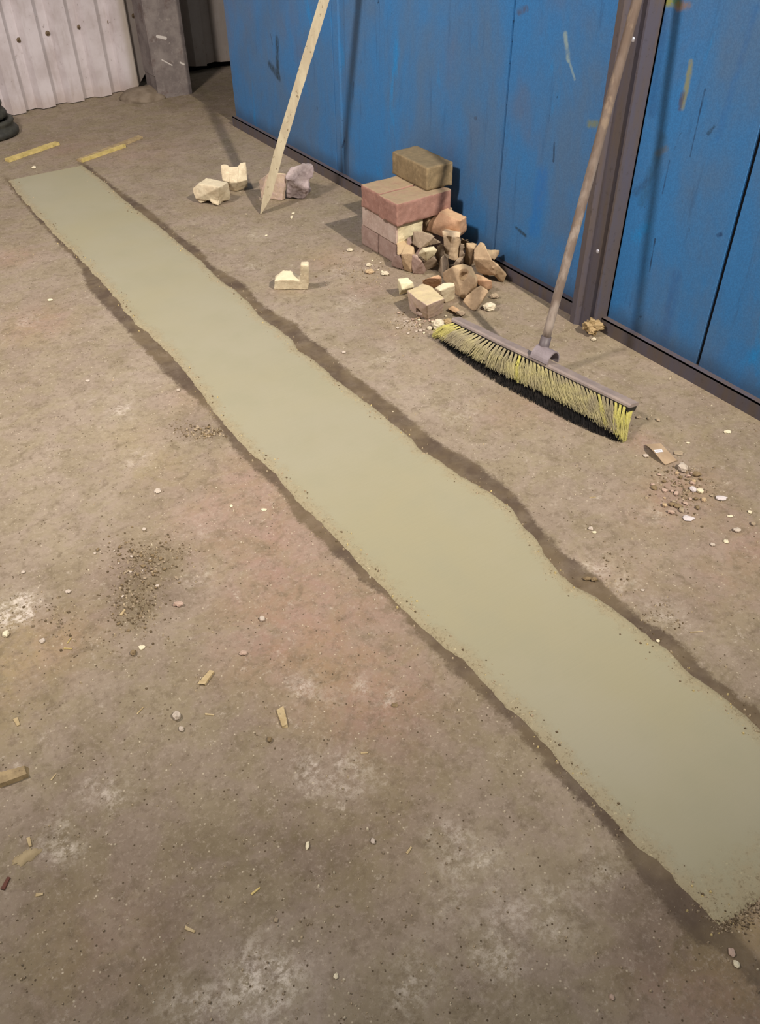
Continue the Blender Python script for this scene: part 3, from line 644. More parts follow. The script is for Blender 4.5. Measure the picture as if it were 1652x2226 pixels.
lumpy('mortar_lump', 934, 714, 10, 8, .012, M_white, 'tiny cream mortar lump left of the far end of the broom', 'mortar lump', 8)
lumpy('mortar_lump', 1290, 738, 10, 7, .01, M_white, 'tiny pale crumb in front of the yellowish lump at the post', 'mortar lump', 9)
lumpy('mortar_lump', 801, 576, 11, 9, .012, M_white, 'oval white crumb left of the stack near the dusty spot', 'mortar lump', 10)
lumpy('mortar_lump', 803, 591, 18, 13, .014, M_tan, 'tan crumb below the oval white crumb', 'mortar lump', 11)
lumpy('mortar_lump', 837, 595, 15, 12, .012, M_white, 'knobbly white crumb between the tan crumb and the heap', 'mortar lump', 12)
lumpy('mortar_lump', 761, 544, 13, 8, .010, M_white, 'flat white crumb at the edge of the shadow of the stack', 'mortar lump', 13)

# ------------------------------------------------------------------ separate broken bricks further off
def c6(x, y, z): return G(400 + x / 5.1625, 330 + y / 5.1625, z)
B_ = c6
def lone(hulls, mat, label, seed, **k): return chunk('brick_fragment', hulls, mat, label, 'brick piece', seed=seed, **k)
lone([[B_(250,295,.10), B_(400,325,.10), B_(495,345,.095), B_(400,400,.10), B_(150,362,.09), B_(95,415,.065), B_(95,440,.055), B_(130,532,.022), B_(395,430,.08), B_(380,560,.02), B_(525,500,.02), B_(515,545,.0), B_(300,400,.02)],
      [B_(100,440,.055), B_(180,440,.06), B_(260,552,.015), B_(185,582,.0), B_(130,532,.02), B_(250,480,.01)],
      [B_(300,480,.05), B_(415,430,.07), B_(415,582,.0), B_(388,612,.0), B_(325,588,.006), B_(290,560,.02), B_(440,560,.0)]], M_sand, 'pale sandy broken brick with notched underside, leftmost of the four beyond the batten foot', 41)
o = lone([[B_(410,148,.125), B_(480,140,.128), B_(500,155,.122), B_(510,345,.06), B_(430,322,.065), B_(430,180,.10), B_(505,430,.0), B_(520,250,.06)],
      [B_(495,165,.120), B_(610,165,.120), B_(600,345,.058), B_(550,348,.056), B_(505,342,.058), B_(505,430,.0), B_(585,450,.0), B_(600,250,.06)],
      [B_(603,150,.124), B_(625,120,.134), B_(692,112,.136), B_(715,315,.06), B_(640,330,.058), B_(598,345,.056), B_(585,450,.0), B_(720,405,.0), B_(680,250,.07)]], M_sand, 'pale cream brick piece with moulded grooves balanced behind the notched sandy brick', 42)
lone([[B_(835,330,.075), B_(960,232,.125), B_(1045,250,.125), B_(1150,252,.125), B_(1136,400,.06), B_(1140,535,.0), B_(1100,552,.0), B_(960,532,.0), B_(860,520,.0), B_(845,420,.04), B_(1000,300,.08)]], M_pinkface, 'beige broken brick standing directly behind the batten foot', 43)
lone([[B_(1135,285,.115), B_(1200,195,.14), B_(1330,135,.16), B_(1430,152,.15), B_(1460,192,.14), B_(1450,300,.10), B_(1395,340,.085), B_(1150,330,.10), B_(1300,250,.06)],
      [B_(1155,320,.10), B_(1405,330,.09), B_(1398,420,.06), B_(1380,490,.02), B_(1335,540,.0), B_(1290,525,.0), B_(1150,532,.0), B_(1168,430,.04), B_(1300,400,.0), B_(1420,450,.0)]], M_lilac, 'rough lilac grey slag like lump right of the beige brick behind the batten', 44, amp=.003, amp2=.009)
# L shaped piece
BF = lambda x, y: B_(x, y, max(0.0, (1552 - y) / 5.1625 / 470))
lone([prism([BF(1012, 1552), BF(1016, 1445), BF(1300, 1445), BF(1396, 1445), BF(1392, 1552)], (.022, .035, 0)),
      prism([BF(1016, 1450), BF(1110, 1440), BF(1200, 1440), BF(1290, 1450)], (.022, .035, 0)) + [B_(1110,1330,.062), B_(1195,1330,.062), B_(1240,1395,.05), B_(1050,1400,.05)],
      prism([BF(1312, 1275), BF(1398, 1273), BF(1398, 1500), BF(1300, 1480)], (.016, .026, 0))], M_sand, 'cream L shaped broken brick lying alone between the strip and the heap', 45)

# ------------------------------------------------------------------ broom
def broom():
    RL = G(984, 699, .072); RR = G(1364, 884, .072)            # root line, front edge of the plate
    ax = (RR - RL).normalized(); Lg = (RR - RL).length
    top0 = G(1186, 738, .13); top1 = PX(1385, 0, 1.975)
    hd = (top1 - top0).normalized()
    up = (hd - ax * hd.dot(ax)).normalized(); wd = ax.cross(up).normalized()
    if wd.x < 0: wd = -wd
    root = empty('broom', (RL + RR) / 2 * 1.0 - Vector((0, 0, .072)), 'wide push broom with yellow and black bristles leaning on the post beside the brick heap', 'broom')
    inv = Matrix.Translation(-root.location)
    grey = simple('dusty_grey_plastic', (150, 136, 128), .6, .3, c2=(132, 120, 116), scale=14)
    blackp = simple('black_plastic', (30, 29, 28), .5, .4)
    WD = 0.046
    def Mloc(bm): bmesh.ops.transform(bm, matrix=inv, verts=bm.verts)
    def P(s, w, h): return RL + ax * (s * Lg) + wd * w + up * h
    bm = bmesh.new(); vs = []
    prof = [(-.003, 0), (-.003, .006), (.002, .011), (WD - .004, .011), (WD, .006), (WD, 0)]
    r0 = [bm.verts.new(P(-.008, w, h)) for w, h in prof]; r1 = [bm.verts.new(P(1.012, w, h)) for w, h in prof]
    for i in range(len(prof)): bm.faces.new((r0[i], r0[(i + 1) % 6], r1[(i + 1) % 6], r1[i]))
    bm.faces.new(r0[::-1]); bm.faces.new(r1); Mloc(bm); pl = from_bm('head_plate', bm, grey, root)
    bm = bmesh.new()
    for s0, s1 in ((-.006, 1.01),):
        vv = [bm.verts.new(P(s, w, h)) for s in (s0, s1) for w in (.0, WD - .003) for h in (-.016, -.0005)]
        for f in ((0, 1, 3, 2), (4, 6, 7, 5), (0, 4, 5, 1), (2, 3, 7, 6), (0, 2, 6, 4), (1, 5, 7, 3)): bm.faces.new([vv[i] for i in f])
    Mloc(bm); from_bm('bristle_block', bm, blackp, root)
    # tips on the ground measured along the bristle line
    tipsY = [(940, 721), (975, 745), (1010, 765), (1060, 795), (1110, 820), (1160, 843), (1210, 868), (1260, 893), (1300, 916), (1330, 936), (1350, 950)]
    tipsK = [(950, 742), (985, 772), (1030, 803), (1080, 834), (1130, 862), (1180, 888), (1230, 915), (1280, 938), (1325, 955), (1345, 962)]
    def along(l, s, z):
        k = s * (len(l) - 1); i = min(int(k), len(l) - 2); f = k - i
        return G(l[i][0] + (l[i + 1][0] - l[i][0]) * f, l[i][1] + (l[i + 1][1] - l[i][1]) * f, z)
    rnd = random.Random(3)
    def strand(bm, a, b, bend, r):
        m = (a + b) / 2 + bend; pts = [a, a * .45 + m * .55 + (b - a) * 0.0, m * .4 + b * .6, b]
        pts = [a, (a + m) / 2, m, (m + b) / 2, b]
        d = (b - a).normalized(); o1 = d.orthogonal().normalized(); o2 = d.cross(o1)
        rings = []
        for k, p in enumerate(pts):
            rr = r * (1.0 if k < 3 else .75)
            rings.append([bm.verts.new(p + (o1 * math.cos(t) + o2 * math.sin(t)) * rr) for t in (0, 2.09, 4.19)])
        for k in range(len(pts) - 1):
            for i in range(3): bm.faces.new((rings[k][i], rings[k][(i + 1) % 3], rings[k + 1][(i + 1) % 3], rings[k + 1][i]))
    ty = simple('yellow_bristle', (198, 190, 142), .5, .4, c2=(168, 158, 132), scale=9)
    tl = simple('bright_yellow_bristle', (208, 202, 122), .45, .4, c2=(194, 186, 124), scale=20)
    tk = simple('black_bristle', (34, 33, 33), .6, .3, c2=(52, 48, 46), scale=60)
    n = 46
    for i in range(n):
        s = (i + .5) / n
        bm = bmesh.new()
        base = P(s, -.0015, -.003)
        tipc = along(tipsY, min(1, max(0, s * 1.0)), .030)
        ends = (s < .03 or s > .965)
        mat = tl if (s < .06 or s > .94 or rnd.random() < .12) else ty
        # clumps lean together a little
        for k in range(36):
            a = base + ax * rnd.uniform(-.0035, .0035) + wd * rnd.uniform(-.002, .003) + up * rnd.uniform(-.002, 0)
            b = tipc + ax * rnd.gauss(0, .008) + Vector((rnd.uniform(-.004, .014), rnd.uniform(-.004, .004), rnd.uniform(-.010, .008)))
            bend = (tipc - base).cross(ax).normalized() * rnd.uniform(-.002, .006) + Vector((-.006, 0, .004))
            strand(bm, a, b, bend, .00078)
        Mloc(bm); from_bm('bristle_tuft', bm, mat, root)
    # outward fanned end tufts
    for s, tp, zt in ((-.004, (941, 731), .008), (1.004, (1352, 960), .004)):
        bm = bmesh.new(); base = P(s, .012, -.012)
        tc = G(tp[0], tp[1], zt)
        for k in range(110):
            f = rnd.random()
            a = base + wd * rnd.uniform(-.010, .02) + ax * rnd.uniform(-.003, .003)
            b = tc + wd * rnd.uniform(-.004, .022) + ax * rnd.uniform(-.012, .006) * (1 if s > .5 else -1)
            b.z = max(.001, b.z + rnd.uniform(-.006, .008))
            strand(bm, a, b, Vector((-.006, 0, .004)) + ax * (.004 if s > .5 else -.004), .0008)
        Mloc(bm); o = from_bm('bristle_tuft', bm, tl, root); o['label'] = 'bright yellow end tuft'
    # dense black inner bristles reaching the floor
    bm = bmesh.new()
    for i in range(3600):
        s = rnd.uniform(.01, .985)
        a = P(s, rnd.uniform(.010, .042), -.014)
        f = rnd.random() ** .7
        tk_ = along(tipsK, s, .001)
        b = tk_ + wd * (1 - f) * .05 + ax * rnd.gauss(0, .004); b.z = abs(rnd.gauss(0, .003)) + .0012
        strand(bm, a, b, Vector((.005, 0, -.004)), .0009)
    Mloc(bm); o = from_bm('black_bristles', bm, tk, root); o['kind'] = 'stuff'; o['label'] = 'dense black inner bristles'
    # bracket: arch with open end and ferrule
    sgrey = simple('grey_plastic_socket', (142, 132, 136), .5, .4, c2=(120, 110, 112), scale=20)
    mid = G(1170, 772, .105)
    sm = (mid - RL).dot(ax) / Lg
    bm = bmesh.new(); rad = .032; Lh = .034; N = 18
    c = P(sm, WD * .52, .010)
    rings = []
    for (off, r) in ((-Lh, rad), (Lh, rad), (Lh, rad - .004), (-Lh, rad - .004)):
        rings.append([bm.verts.new(c + ax * off + wd * math.cos(math.pi * k / N) * r * 1.0 + up * (math.sin(math.pi * k / N) * r * 1.25)) for k in range(N + 1)])
    for a in range(4):
        b = (a + 1) % 4
        for k in range(N): bm.faces.new((rings[a][k], rings[a][k + 1], rings[b][k + 1], rings[b][k]))
    for k in (0, N): bm.faces.new([rings[a][k] for a in range(4)])
    # side flange towards the bristles
    q = [P(sm - .055, -.003, .009), P(sm + .03, -.003, .009), P(sm + .03, .002, .034), P(sm - .045, .006, .040)]
    F = [bm.verts.new(p) for p in q]; Bk = [bm.verts.new(p + wd * .004) for p in q]
    bm.faces.new(F); bm.faces.new(Bk[::-1])
    for k in range(4): bm.faces.new((F[k], Bk[k], Bk[(k + 1) % 4], F[(k + 1) % 4]))
    Mloc(bm); from_bm('handle_bracket', bm, sgrey, root, smooth=False)
    bm = bmesh.new(); bm_tube(bm, top0 - hd * .058, top0 + hd * .010, .0180, .0165, 24)
    Mloc(bm); from_bm('ferrule', bm, simple('dark_grey_ferrule', (92, 84, 86), .5, .4), root, smooth=True)
    # wooden handle
    t = NT('weathered_wooden_handle', .65, .3); p = t.obj(); z = t.sep(p)[2]
    cc = t.mix(t.ramp(t.noise(t.scl(p, (1, 1, .35)), 26, 5, .6), .38, .62), lin((150, 138, 128)), lin((112, 98, 88)))
    cc = t.mix(t.ramp(z, .45, .75, 0, .75), cc, lin((96, 80, 68)))
    cc = t.mix(t.math('MULTIPLY', t.ramp(t.noise(t.scl(p, (1, 1, .5)), 22, 4), .56, .64), t.ramp(z, .2, .5)), cc, lin((128, 112, 96)))
    t.col(cc); t.bump(t.noise(t.scl(p, (1, 1, .1)), 120, 4), .2, .001)
    bm = bmesh.new(); full = top0 + hd * min(1.42, (2.044 - top0.x) / hd.x)
    prev = None; K = 24; rr = .0138
    a1 = hd.orthogonal().normalized(); a2 = hd.cross(a1); rings = []
    for k in range(K + 1):
        pc = top0 + (full - top0) * k / K + a1 * .0015 * math.sin(k * .9)
        rings.append([bm.verts.new(pc + (a1 * math.cos(q) + a2 * math.sin(q)) * rr) for q in [2 * math.pi * i / 20 for i in range(20)]])
    for k in range(K):
        for i in range(20): bm.faces.new((rings[k][i], rings[k][(i + 1) % 20], rings[k + 1][(i + 1) % 20], rings[k + 1][i]))
    bm.faces.new(rings[0][::-1]); bm.faces.new(rings[-1])
    Mloc(bm); from_bm('handle', bm, t.m, root, smooth=True)
broom()

# ------------------------------------------------------------------ leaning batten
def batten():
    foot = G(566, 464, .001); topc = PX(705, 0, 1.93)
    d = (topc - foot).normalized(); view = (foot + d * .4 - Vector((0, 0, CAM_H))).normalized()
    side = d.cross(view).normalized(); thick = side.cross(d).normalized()
    if side.dot(Vector((R[0][0], R[1][0], R[2][0]))) < 0: side = -side
    t = NT('dusty_old_batten', .85, .15); p = t.pos()
    c = t.mix(t.ramp(t.noise(t.scl(p, (1, 1, .3)), 30, 5), .35, .65), lin((182, 172, 146)), lin((166, 154, 130)))
    c = t.mix(t.ramp(t.noise(p, 55, 4, .6), .62, .68, 0, .8), c, lin((112, 98, 76)))
    t.col(c); t.bump(t.noise(p, 80, 4), .3, .002)
    bm = bmesh.new(); K = 46; Lt = 1.55; prev = None
    kx = (XW - .002 - foot.x) / d.x if d.x > 0 else 9
    Lt = min(1.8, kx)
    for k in range(K + 1):
        f = k / K; s = f * Lt
        hw = .0192 * (1 + .08 * noise.noise(Vector((s * 9, 0, 0))))
        th = .008 + .003
        jl = .0025 * noise.noise(Vector((s * 40, 3, 0))); jr = .0025 * noise.noise(Vector((s * 40, 9, 0)))
        if s < .10:                                                      # sharpened foot
            g = s / .10; l = -.010 + (-hw + .010) * g; r = -.010 + .004 + (hw + .006) * g ** .9
        else: l, r = -hw, hw
        c0 = foot + d * s + side * .010 * (1 - min(1, s / .3))
        q = [bm.verts.new(c0 + side * (l + jl) - thick * th), bm.verts.new(c0 + side * (r + jr) - thick * th), bm.verts.new(c0 + side * (r + jr) + thick * th), bm.verts.new(c0 + side * (l + jl) + thick * th)]
        if prev:
            for i in range(4): bm.faces.new((prev[i], prev[(i + 1) % 4], q[(i + 1) % 4], q[i]))
        else: bm.faces.new(q[::-1])
        prev = q
    bm.faces.new(prev)
    mz = min(v.co.z for v in bm.verts)
    for v in bm.verts: v.co.z -= mz
    o = from_bm('wooden_batten', bm, t.m, origin=(foot.x, foot.y, 0)); tag(o, 'long pale wooden batten with a pointed foot leaning against the blue wall', 'wooden batten')
batten()

# ------------------------------------------------------------------ slats on the floor by the strip end
def slat(a, b, w, h, mat, label, jagged=0, name='wood_offcut', cat='wood offcut', taper=1.0):
    a = Vector(a); b = Vector(b); d = (b - a).normalized(); s = Vector((-d.y, d.x, 0)); K = 14; prev = None
    og = (a + b) / 2; og.z = 0; bm = bmesh.new()
    for k in range(K + 1):
        f = k / K; c = a + (b - a) * f; ww = w * (1 + (taper - 1) * f)
        j = [noise.noise(Vector((k * 1.3, i, a.x * 50))) * ww * .12 for i in range(4)]
        end = (d * noise.noise(Vector((k, 5, a.x * 9))) * .0)
        q = [bm.verts.new(c - s * (ww / 2 + j[0]) + Vector((0, 0, .0006))), bm.verts.new(c + s * (ww / 2 + j[1]) + Vector((0, 0, .0006))), bm.verts.new(c + s * (ww / 2 + j[1]) * .92 + Vector((0, 0, h + abs(j[2]) * .3))), bm.verts.new(c - s * (ww / 2 + j[0]) * .92 + Vector((0, 0, h + abs(j[3]) * .3)))]
        if k in (0, K) and jagged:
            for i, v in enumerate(q): v.co += d * noise.noise(Vector((i * 3.3, k, 1))) * w * .9
        if prev:
            for i in range(4): bm.faces.new((prev[i], prev[(i + 1) % 4], q[(i + 1) % 4], q[i]))
        else: bm.faces.new(q[::-1])
        prev = q
    bm.faces.new(prev)
    o = from_bm(name, bm, mat, origin=og); tag(o, label, cat); return o
def wood_mat(name, c1, c2_, sc=(1, 1, 1)):
    t = NT(name, .75, .2); p = t.pos()
    c = t.mix(t.ramp(t.noise(p, 35, 5), .35, .65), lin(c1), lin(c2_)); c = t.mix(t.ramp(t.noise(p, 90, 4), .6, .7, 0, .5), c, lin(tuple(x * .65 for x in c2_)))
    t.col(c); t.bump(t.noise(p, 150, 3), .3, .001); return t.m
Wy = wood_mat('raw_yellow_wood', (196, 176, 116), (176, 158, 98)); Wg = wood_mat('weathered_wood', (168, 148, 112), (140, 122, 92)); Wb = wood_mat('pale_splinter', (190, 172, 134), (168, 148, 110))
slat(G(16, 352), G(125, 314), .036, .014, Wy, 'thick pale yellow wood offcut at the far left by the wheel rims')
sb = slat(G(172, 352), G(306, 300), .034, .012, Wg, 'longer wood offcut touching the far right corner of the concrete strip')
s2 = slat(G(178, 353), G(272, 320), .016, .016, Wy, None, name='split_edge', cat=None)
s2.location = s2.location - sb.location; s2.parent = sb; s2['label'] = 'fresh yellow split edge'

# ------------------------------------------------------------------ stacked wheel rims at the left edge
def rims():
    c = G(-26, 294); root = None
    rub = simple('dull_dark_rim', (66, 66, 58), .6, .4, c2=(46, 46, 42), scale=18, bump=.2)
    rus = simple('rusty_inside', (104, 74, 50), .85, .2, c2=(80, 60, 44), scale=20)
    def lathe(prof, n=56):
        bm = bmesh.new(); rg = [[bm.verts.new((r * math.cos(2 * math.pi * i / n), r * math.sin(2 * math.pi * i / n), z)) for i in range(n)] for r, z in prof]
        for a in range(len(prof) - 1):
            for i in range(n): bm.faces.new((rg[a][i], rg[a][(i + 1) % n], rg[a + 1][(i + 1) % n], rg[a + 1][i]))
        return bm
    rim = [(.085, .0), (.125, .0), (.138, .006), (.140, .022), (.132, .034), (.124, .040), (.122, .052), (.128, .060), (.126, .070), (.112, .074), (.100, .068), (.092, .04), (.085, .0)]
    E = []
    for k, (dx, dy, sc, z, lab) in enumerate(((0.0, 0.0, 1.0, 0.001, 'dark grey metal wheel rim at the bottom of the small stack'), (-.012, .010, .84, .087, 'rusty edged wheel rim resting on top of the lower rim'))):
        root = empty('wheel_rim', (c.x + dx, c.y + dy, z), lab + ' at the left edge', 'wheel rim', group='stacked rims at the left edge')
        bm = lathe([(r * sc * 1.22, zz * 1.15) for r, zz in rim]); from_bm('outer_ring', bm, rub, root, smooth=True)
        bm = lathe([(.1135 * sc, .040), (.075 * sc, .046), (.035 * sc, .040), (.0345 * sc, .044), (.075 * sc, .050), (.1135 * sc, .044)]); o = from_bm('centre_disc', bm, rus, root, smooth=True); o['label'] = 'rust brown centre disc'
    return
rims()

# ------------------------------------------------------------------ cardboard scrap with sticker
def card():
    def c4(x, y, z): return G(1300 + x / 4.693, 900 + y / 4.693, z)
    t = simple('brown_cardboard', (172, 150, 124), .85, .15, c2=(160, 138, 112), scale=20)
    cs = [c4(478, 312, .004), c4(640, 308, .002), c4(800, 480, .002), c4(690, 500, .010)]
    K = 10; bm = bmesh.new(); top = []; bot = []
    for j in range(K + 1):
        a = cs[0].lerp(cs[3], j / K); b = cs[1].lerp(cs[2], j / K); f = j / K
        rt = []; rb = []
        for i in range(K + 1):
            g = i / K; p = a.lerp(b, g); p.z = .003 + .017 * math.sin(math.pi * min(1, f * 1.05)) * (1 - g) ** 1.5
            bow = math.sin(math.pi * f) * (1 - g) * .012
            p.x -= bow; rt.append(bm.verts.new(p + Vector((0, 0, .0018)))); rb.append(bm.verts.new(p))
        top.append(rt); bot.append(rb)
    for j in range(K):
        for i in range(K):
            bm.faces.new((top[j][i], top[j][i + 1], top[j + 1][i + 1], top[j + 1][i])); bm.faces.new((bot[j][i], bot[j + 1][i], bot[j + 1][i + 1], bot[j][i + 1]))
    for k in range(K):
        bm.faces.new((top[0][k], bot[0][k], bot[0][k + 1], top[0][k + 1])); bm.faces.new((top[K][k + 1], bot[K][k + 1], bot[K][k], top[K][k]))
        bm.faces.new((top[k + 1][0], bot[k + 1][0], bot[k][0], top[k][0])); bm.faces.new((top[k][K], bot[k][K], bot[k + 1][K], top[k + 1][K]))
    og = (cs[0] + cs[2]) / 2; og.z = 0
    tree = BVHTree.FromBMesh(bm)
    def on(x, y):
        q = c4(x, y, .012); hit = tree.ray_cast(Vector((0, 0, CAM_H)), (q - Vector((0, 0, CAM_H))).normalized())[0]
        return (hit or q) + Vector((0, 0, .0008))
    L = [on(568, 370), on(648, 362), on(666, 388), on(586, 398)]
    lines = []
    for k in range(2):
        f = .35 + .25 * k
        lines.append([L[0].lerp(L[3], f).lerp(L[1].lerp(L[2], f), .15), L[0].lerp(L[3], f).lerp(L[1].lerp(L[2], f), .8), L[0].lerp(L[3], f + .10).lerp(L[1].lerp(L[2], f + .10), .8), L[0].lerp(L[3], f + .10).lerp(L[1].lerp(L[2], f + .10), .15)])
    o = from_bm('cardboard_scrap', bm, t, origin=og); tag(o, 'brown cardboard scrap with a small white sticker lying near the broom', 'cardboard scrap')
    bm = bmesh.new()
    a = [bm.verts.new(p - og + Vector((0, 0, .0004))) for p in L]; b = [bm.verts.new(p - og) for p in L]; bm.faces.new(a); bm.faces.new(b[::-1])
    for k in range(4): bm.faces.new((a[k], b[k], b[(k + 1) % 4], a[(k + 1) % 4]))
    st = from_bm('sticker', bm, simple('white_sticker', (226, 224, 226), .5, .3), o); st['label'] = 'white sticker with faint print'
    bm = bmesh.new()
    for l in lines: bm.faces.new([bm.verts.new(p - og + Vector((0, 0, .0008))) for p in l])
    pr = from_bm('print', bm, simple('faint_print', (150, 148, 156), .6, .3), st)
card()

# ------------------------------------------------------------------ single stones, chips and splinters
M_peb = brick_mat('pale_stone', (186, 172, 160), (170, 156, 140), dust=(198, 186, 170)); M_rose = brick_mat('pink_stone', (180, 154, 140), (162, 136, 120), dust=(186, 164, 146))
M_shell = brick_mat('whitish_flake', (196, 186, 184), (178, 166, 162), dust=(212, 204, 202)); M_bone = brick_mat('cream_flake', (220, 210, 180), (204, 192, 158), dust=(228, 218, 190))
STONES = [ # u, v, w px, h px, height m, material, label
 (1497,1127,24,13,.006,M_shell,'large whitish oval flake on the floor below the rubble trail'),
 (1484,1017,22,18,.018,M_peb,'largest pale stone just beyond the cardboard scrap'),
 (1568,1083,24,11,.008,M_shell,'long pale shard right of the rubble trail'),
 (1581,939,15,9,.006,M_bone,'white flake in the shaded strip of floor near the right wall'),
 (1507,1064,13,14,.009,M_shell,'white pebble in the rubble trail next to the cream pebble'),
 (1522,1067,15,11,.011,M_bone,'cream pebble at the right of the rubble trail'),
 (1474,985,22,9,.008,M_grey,'flat brown stone beside the far corner of the cardboard scrap'),
 (1514,1031,20,11,.012,M_dirt,'dark rounded stone right of the largest pale stone'),
 (1474,1100,18,10,.008,M_dirt,'dull greenish brown stone at the near end of the rubble trail'),
 (1602,1153,16,10,.009,M_peb,'grey white stone near the right edge below the long pale shard'),
 (1637,1139,10,8,.008,M_grey,'small round brown stone at the right edge of the picture'),
 (1587,1122,12,5,.004,M_bone,'thin cream flake above the grey white stone'),
 (1630,1113,9,7,.005,M_bone,'tiny cream flake near the right edge above the brown stone'),
 (1578,1177,11,9,.006,M_bone,'crumpled cream flake below the grey white stone'),
 (1549,1184,10,8,.005,M_peb,'pale chip left of the crumpled cream flake'),
 (1418,1064,0,0,0,None,None),
 (1445,1066,12,9,.006,M_rose,'pink chip left of the rubble trail'),
 (1422,1060,13,12,.008,M_dirt,'brown pebble at the left fringe of the rubble trail'),
 (1404,991,12,8,.006,M_peb,'pale chip just below the cardboard scrap'),
 (1388,907,12,8,.007,M_grey,'brown crumb just right of the broom end cap'),
 (1410,910,7,7,.006,M_grey,'small crumb second to the right of the broom end'),
 (1430,913,9,8,.007,M_grey,'rounded crumb third to the right of the broom end'),
 (1496,963,9,4,.003,M_bone,'slim white chip beyond the cardboard scrap'),
 (1284,1149,10,8,.007,M_peb,'small stone lying near the right edge of the strip, beside a white chip'),
 (1292,1157,10,5,.004,M_bone,'white chip touching the small stone near the strip'),
 (1276,1258,16,7,.010,M_dirt,'dark flake standing on the right edge of the strip'),
 (1292,1260,14,8,.010,M_dirt,'dark clod on the right edge of the strip beside the dark flake'),
 (1430,1393,8,6,.004,M_bone,'white pebble on the right edge of the strip lower down'),
 (1397,1283,9,5,.003,M_peb,'pale chip on the floor right of the damp strip edge'),
 (384,1557,17,16,.012,M_peb,'squarish grey stone on the open floor at lower left'),
 (394,1585,11,9,.008,M_peb,'smaller stone directly below the squarish grey stone'),
 (668,1838,9,14,.005,M_bone,'cream oval seed like chip on the lower floor'),
 (811,1829,10,10,.006,M_peb,'round grey pebble on the lower floor'),
 (342,1067,14,12,.005,M_peb,'flat beige chip on the left floor beside a faint ring'),
 (570,1346,12,11,.008,M_peb,'grey stone on the reddish patch of floor'),
 (13,1378,13,13,.010,M_bone,'notched white stone at the left edge near the white powder'),
 (92,1393,12,9,.006,M_peb,'dull oval stone right of the notched white stone'),
 (51,1244,8,7,.005,M_peb,'small pale stone above the white powder'),
 (148,1286,12,8,.006,M_peb,'oval stone right of the white powder'),
 (290,1419,12,11,.010,M_dirt,'brown crumb with a dark rim below the dirt patch'),
 (529,1420,16,9,.008,M_rose,'reddish flake near the middle of the left floor'),
 (387,1314,22,10,.010,M_rose,'reddish brown clod right of the dirt patch'),
 (308,1407,13,10,.003,M_bone,'white flake below the dirt patch'),
 (574,1108,13,6,.003,M_bone,'tiny white triangular chip left of the strip'),
 (503,1100,7,6,.004,M_bone,'small white chip on the reddish floor left of the strip'),
 (388,848,8,7,.007,M_peb,'round pebble at the left damp edge of the strip'),
 (191,828,9,6,.004,M_peb,'small pebble alone on the pinkish floor at left'),
 (109,652,11,6,.003,M_bone,'pale scrap on the floor at upper left'),
 (634,472,5,12,.006,M_bone,'short white stick like chip below the slag lump'),
 (637,464,6,6,.006,M_bone,'white dot of mortar beside the short stick like chip'),
 (579,512,6,6,.004,M_bone,'white speck of mortar between batten foot and L shaped brick'),
 (74,364,9,8,.010,M_bone,'white crumb near the far end of the strip between the two wood offcuts'),
 (858,1533,14,8,.004,M_dirt,'curled brown flake on the lower reddish floor'),
 (730,2122,9,9,.004,M_bone,'white chip near the lower middle of the floor'),
 (1590,2070,13,12,.005,M_rose,'pinkish pebble below the near end of the strip'),
 (1600,2096,11,11,.005,M_bone,'pale pebble just below the pinkish pebble'),
 (1330,2168,9,9,.004,M_rose,'small pink pebble near the bottom right'),
 (600,2000,10,8,.004,M_grey,'dull crumb on the lower floor beside pale scuffs'),
 (586,1608,12,10,.008,M_dirt,'dark ring like crumb under the upright splinter'),
 (747,766,9,6,.006,M_peb,'pale oval pebble right of the strip edge above the broom trail'),
]
for i, (u, v, w, h, hz, m, lab) in enumerate(STONES):
    if m: lumpy('stone_chip', u, v, w, h, hz, m, lab, 'stone chip', 20 + i * 1.7, sub=2, jag=.4)
SPL = [((0,1700),(62,1680),.030,.012,Wg,'broken wood fragment poking in at the left edge',1),
 ((440,1488),(462,1460),.016,.006,Wb,'short wide splinter on the open floor left of centre',1),
 ((610,1546),(620,1582),.017,.006,Wb,'split wood chip standing lengthwise on the lower floor',1),
 ((298,1553),(312,1538),.003,.002,Wb,'hair thin splinter left of the squarish grey stone',0),
 ((446,1553),(465,1555),.004,.002,Wb,'curved thin shaving right of the squarish grey stone',0),
 ((34,1563),(41,1578),.010,.003,Wb,'small flat wood chip near the left edge',0),
 ((111,1697),(122,1683),.003,.002,Wb,'needle like splinter right of the broken wood fragment',0),
 ((62,1822),(67,1841),.007,.003,Wb,'short pale splinter above the beige mortar smear',0),
 ((263,1339),(272,1327),.006,.004,Wb,'small twig like splinter below the dirt patch',0),
 ((139,1410),(157,1411),.004,.002,Wy,'tiny yellow straw on the left floor',0),
 ((146,1400),(155,1387),.002,.002,Wy,'crossed yellow straw bits on the left floor',0),
 ((784,1638),(800,1637),.004,.002,Wb,'tiny level splinter below the pale scuffs',0),
 ((884,1856),(894,1842),.005,.002,Wb,'short brown splinter in the lower middle',0),
 ((404,2018),(424,2027),.006,.003,Wb,'pale wood flake in the lower left quarter',1),
 ((546,1945),(565,1930),.004,.002,Wy,'thin yellowish straw in the lower floor',0),
 ((78,1947),(94,1944),.006,.002,Wb,'curled pale shaving near the lower left edge',0),
 ((1500,1375),(1528,1373),.0025,.0015,Wb,'thin straw on the floor right of the strip',0),
 ((1281,1082),(1295,1081),.0025,.0015,Wb,'faint straw left of the rubble trail',0),
 ((6,1935),(20,1908),.008,.003,wood_mat('reddish_sliver',(112,70,58),(92,60,50)),'dark reddish sliver at the lower left edge',0)]
for a, b, w, h, m, lab, jg in SPL:
    o = slat(G(*a), G(*b), w, h, m, lab, jg, name='wood_splinter', cat='splinter', taper=.7)

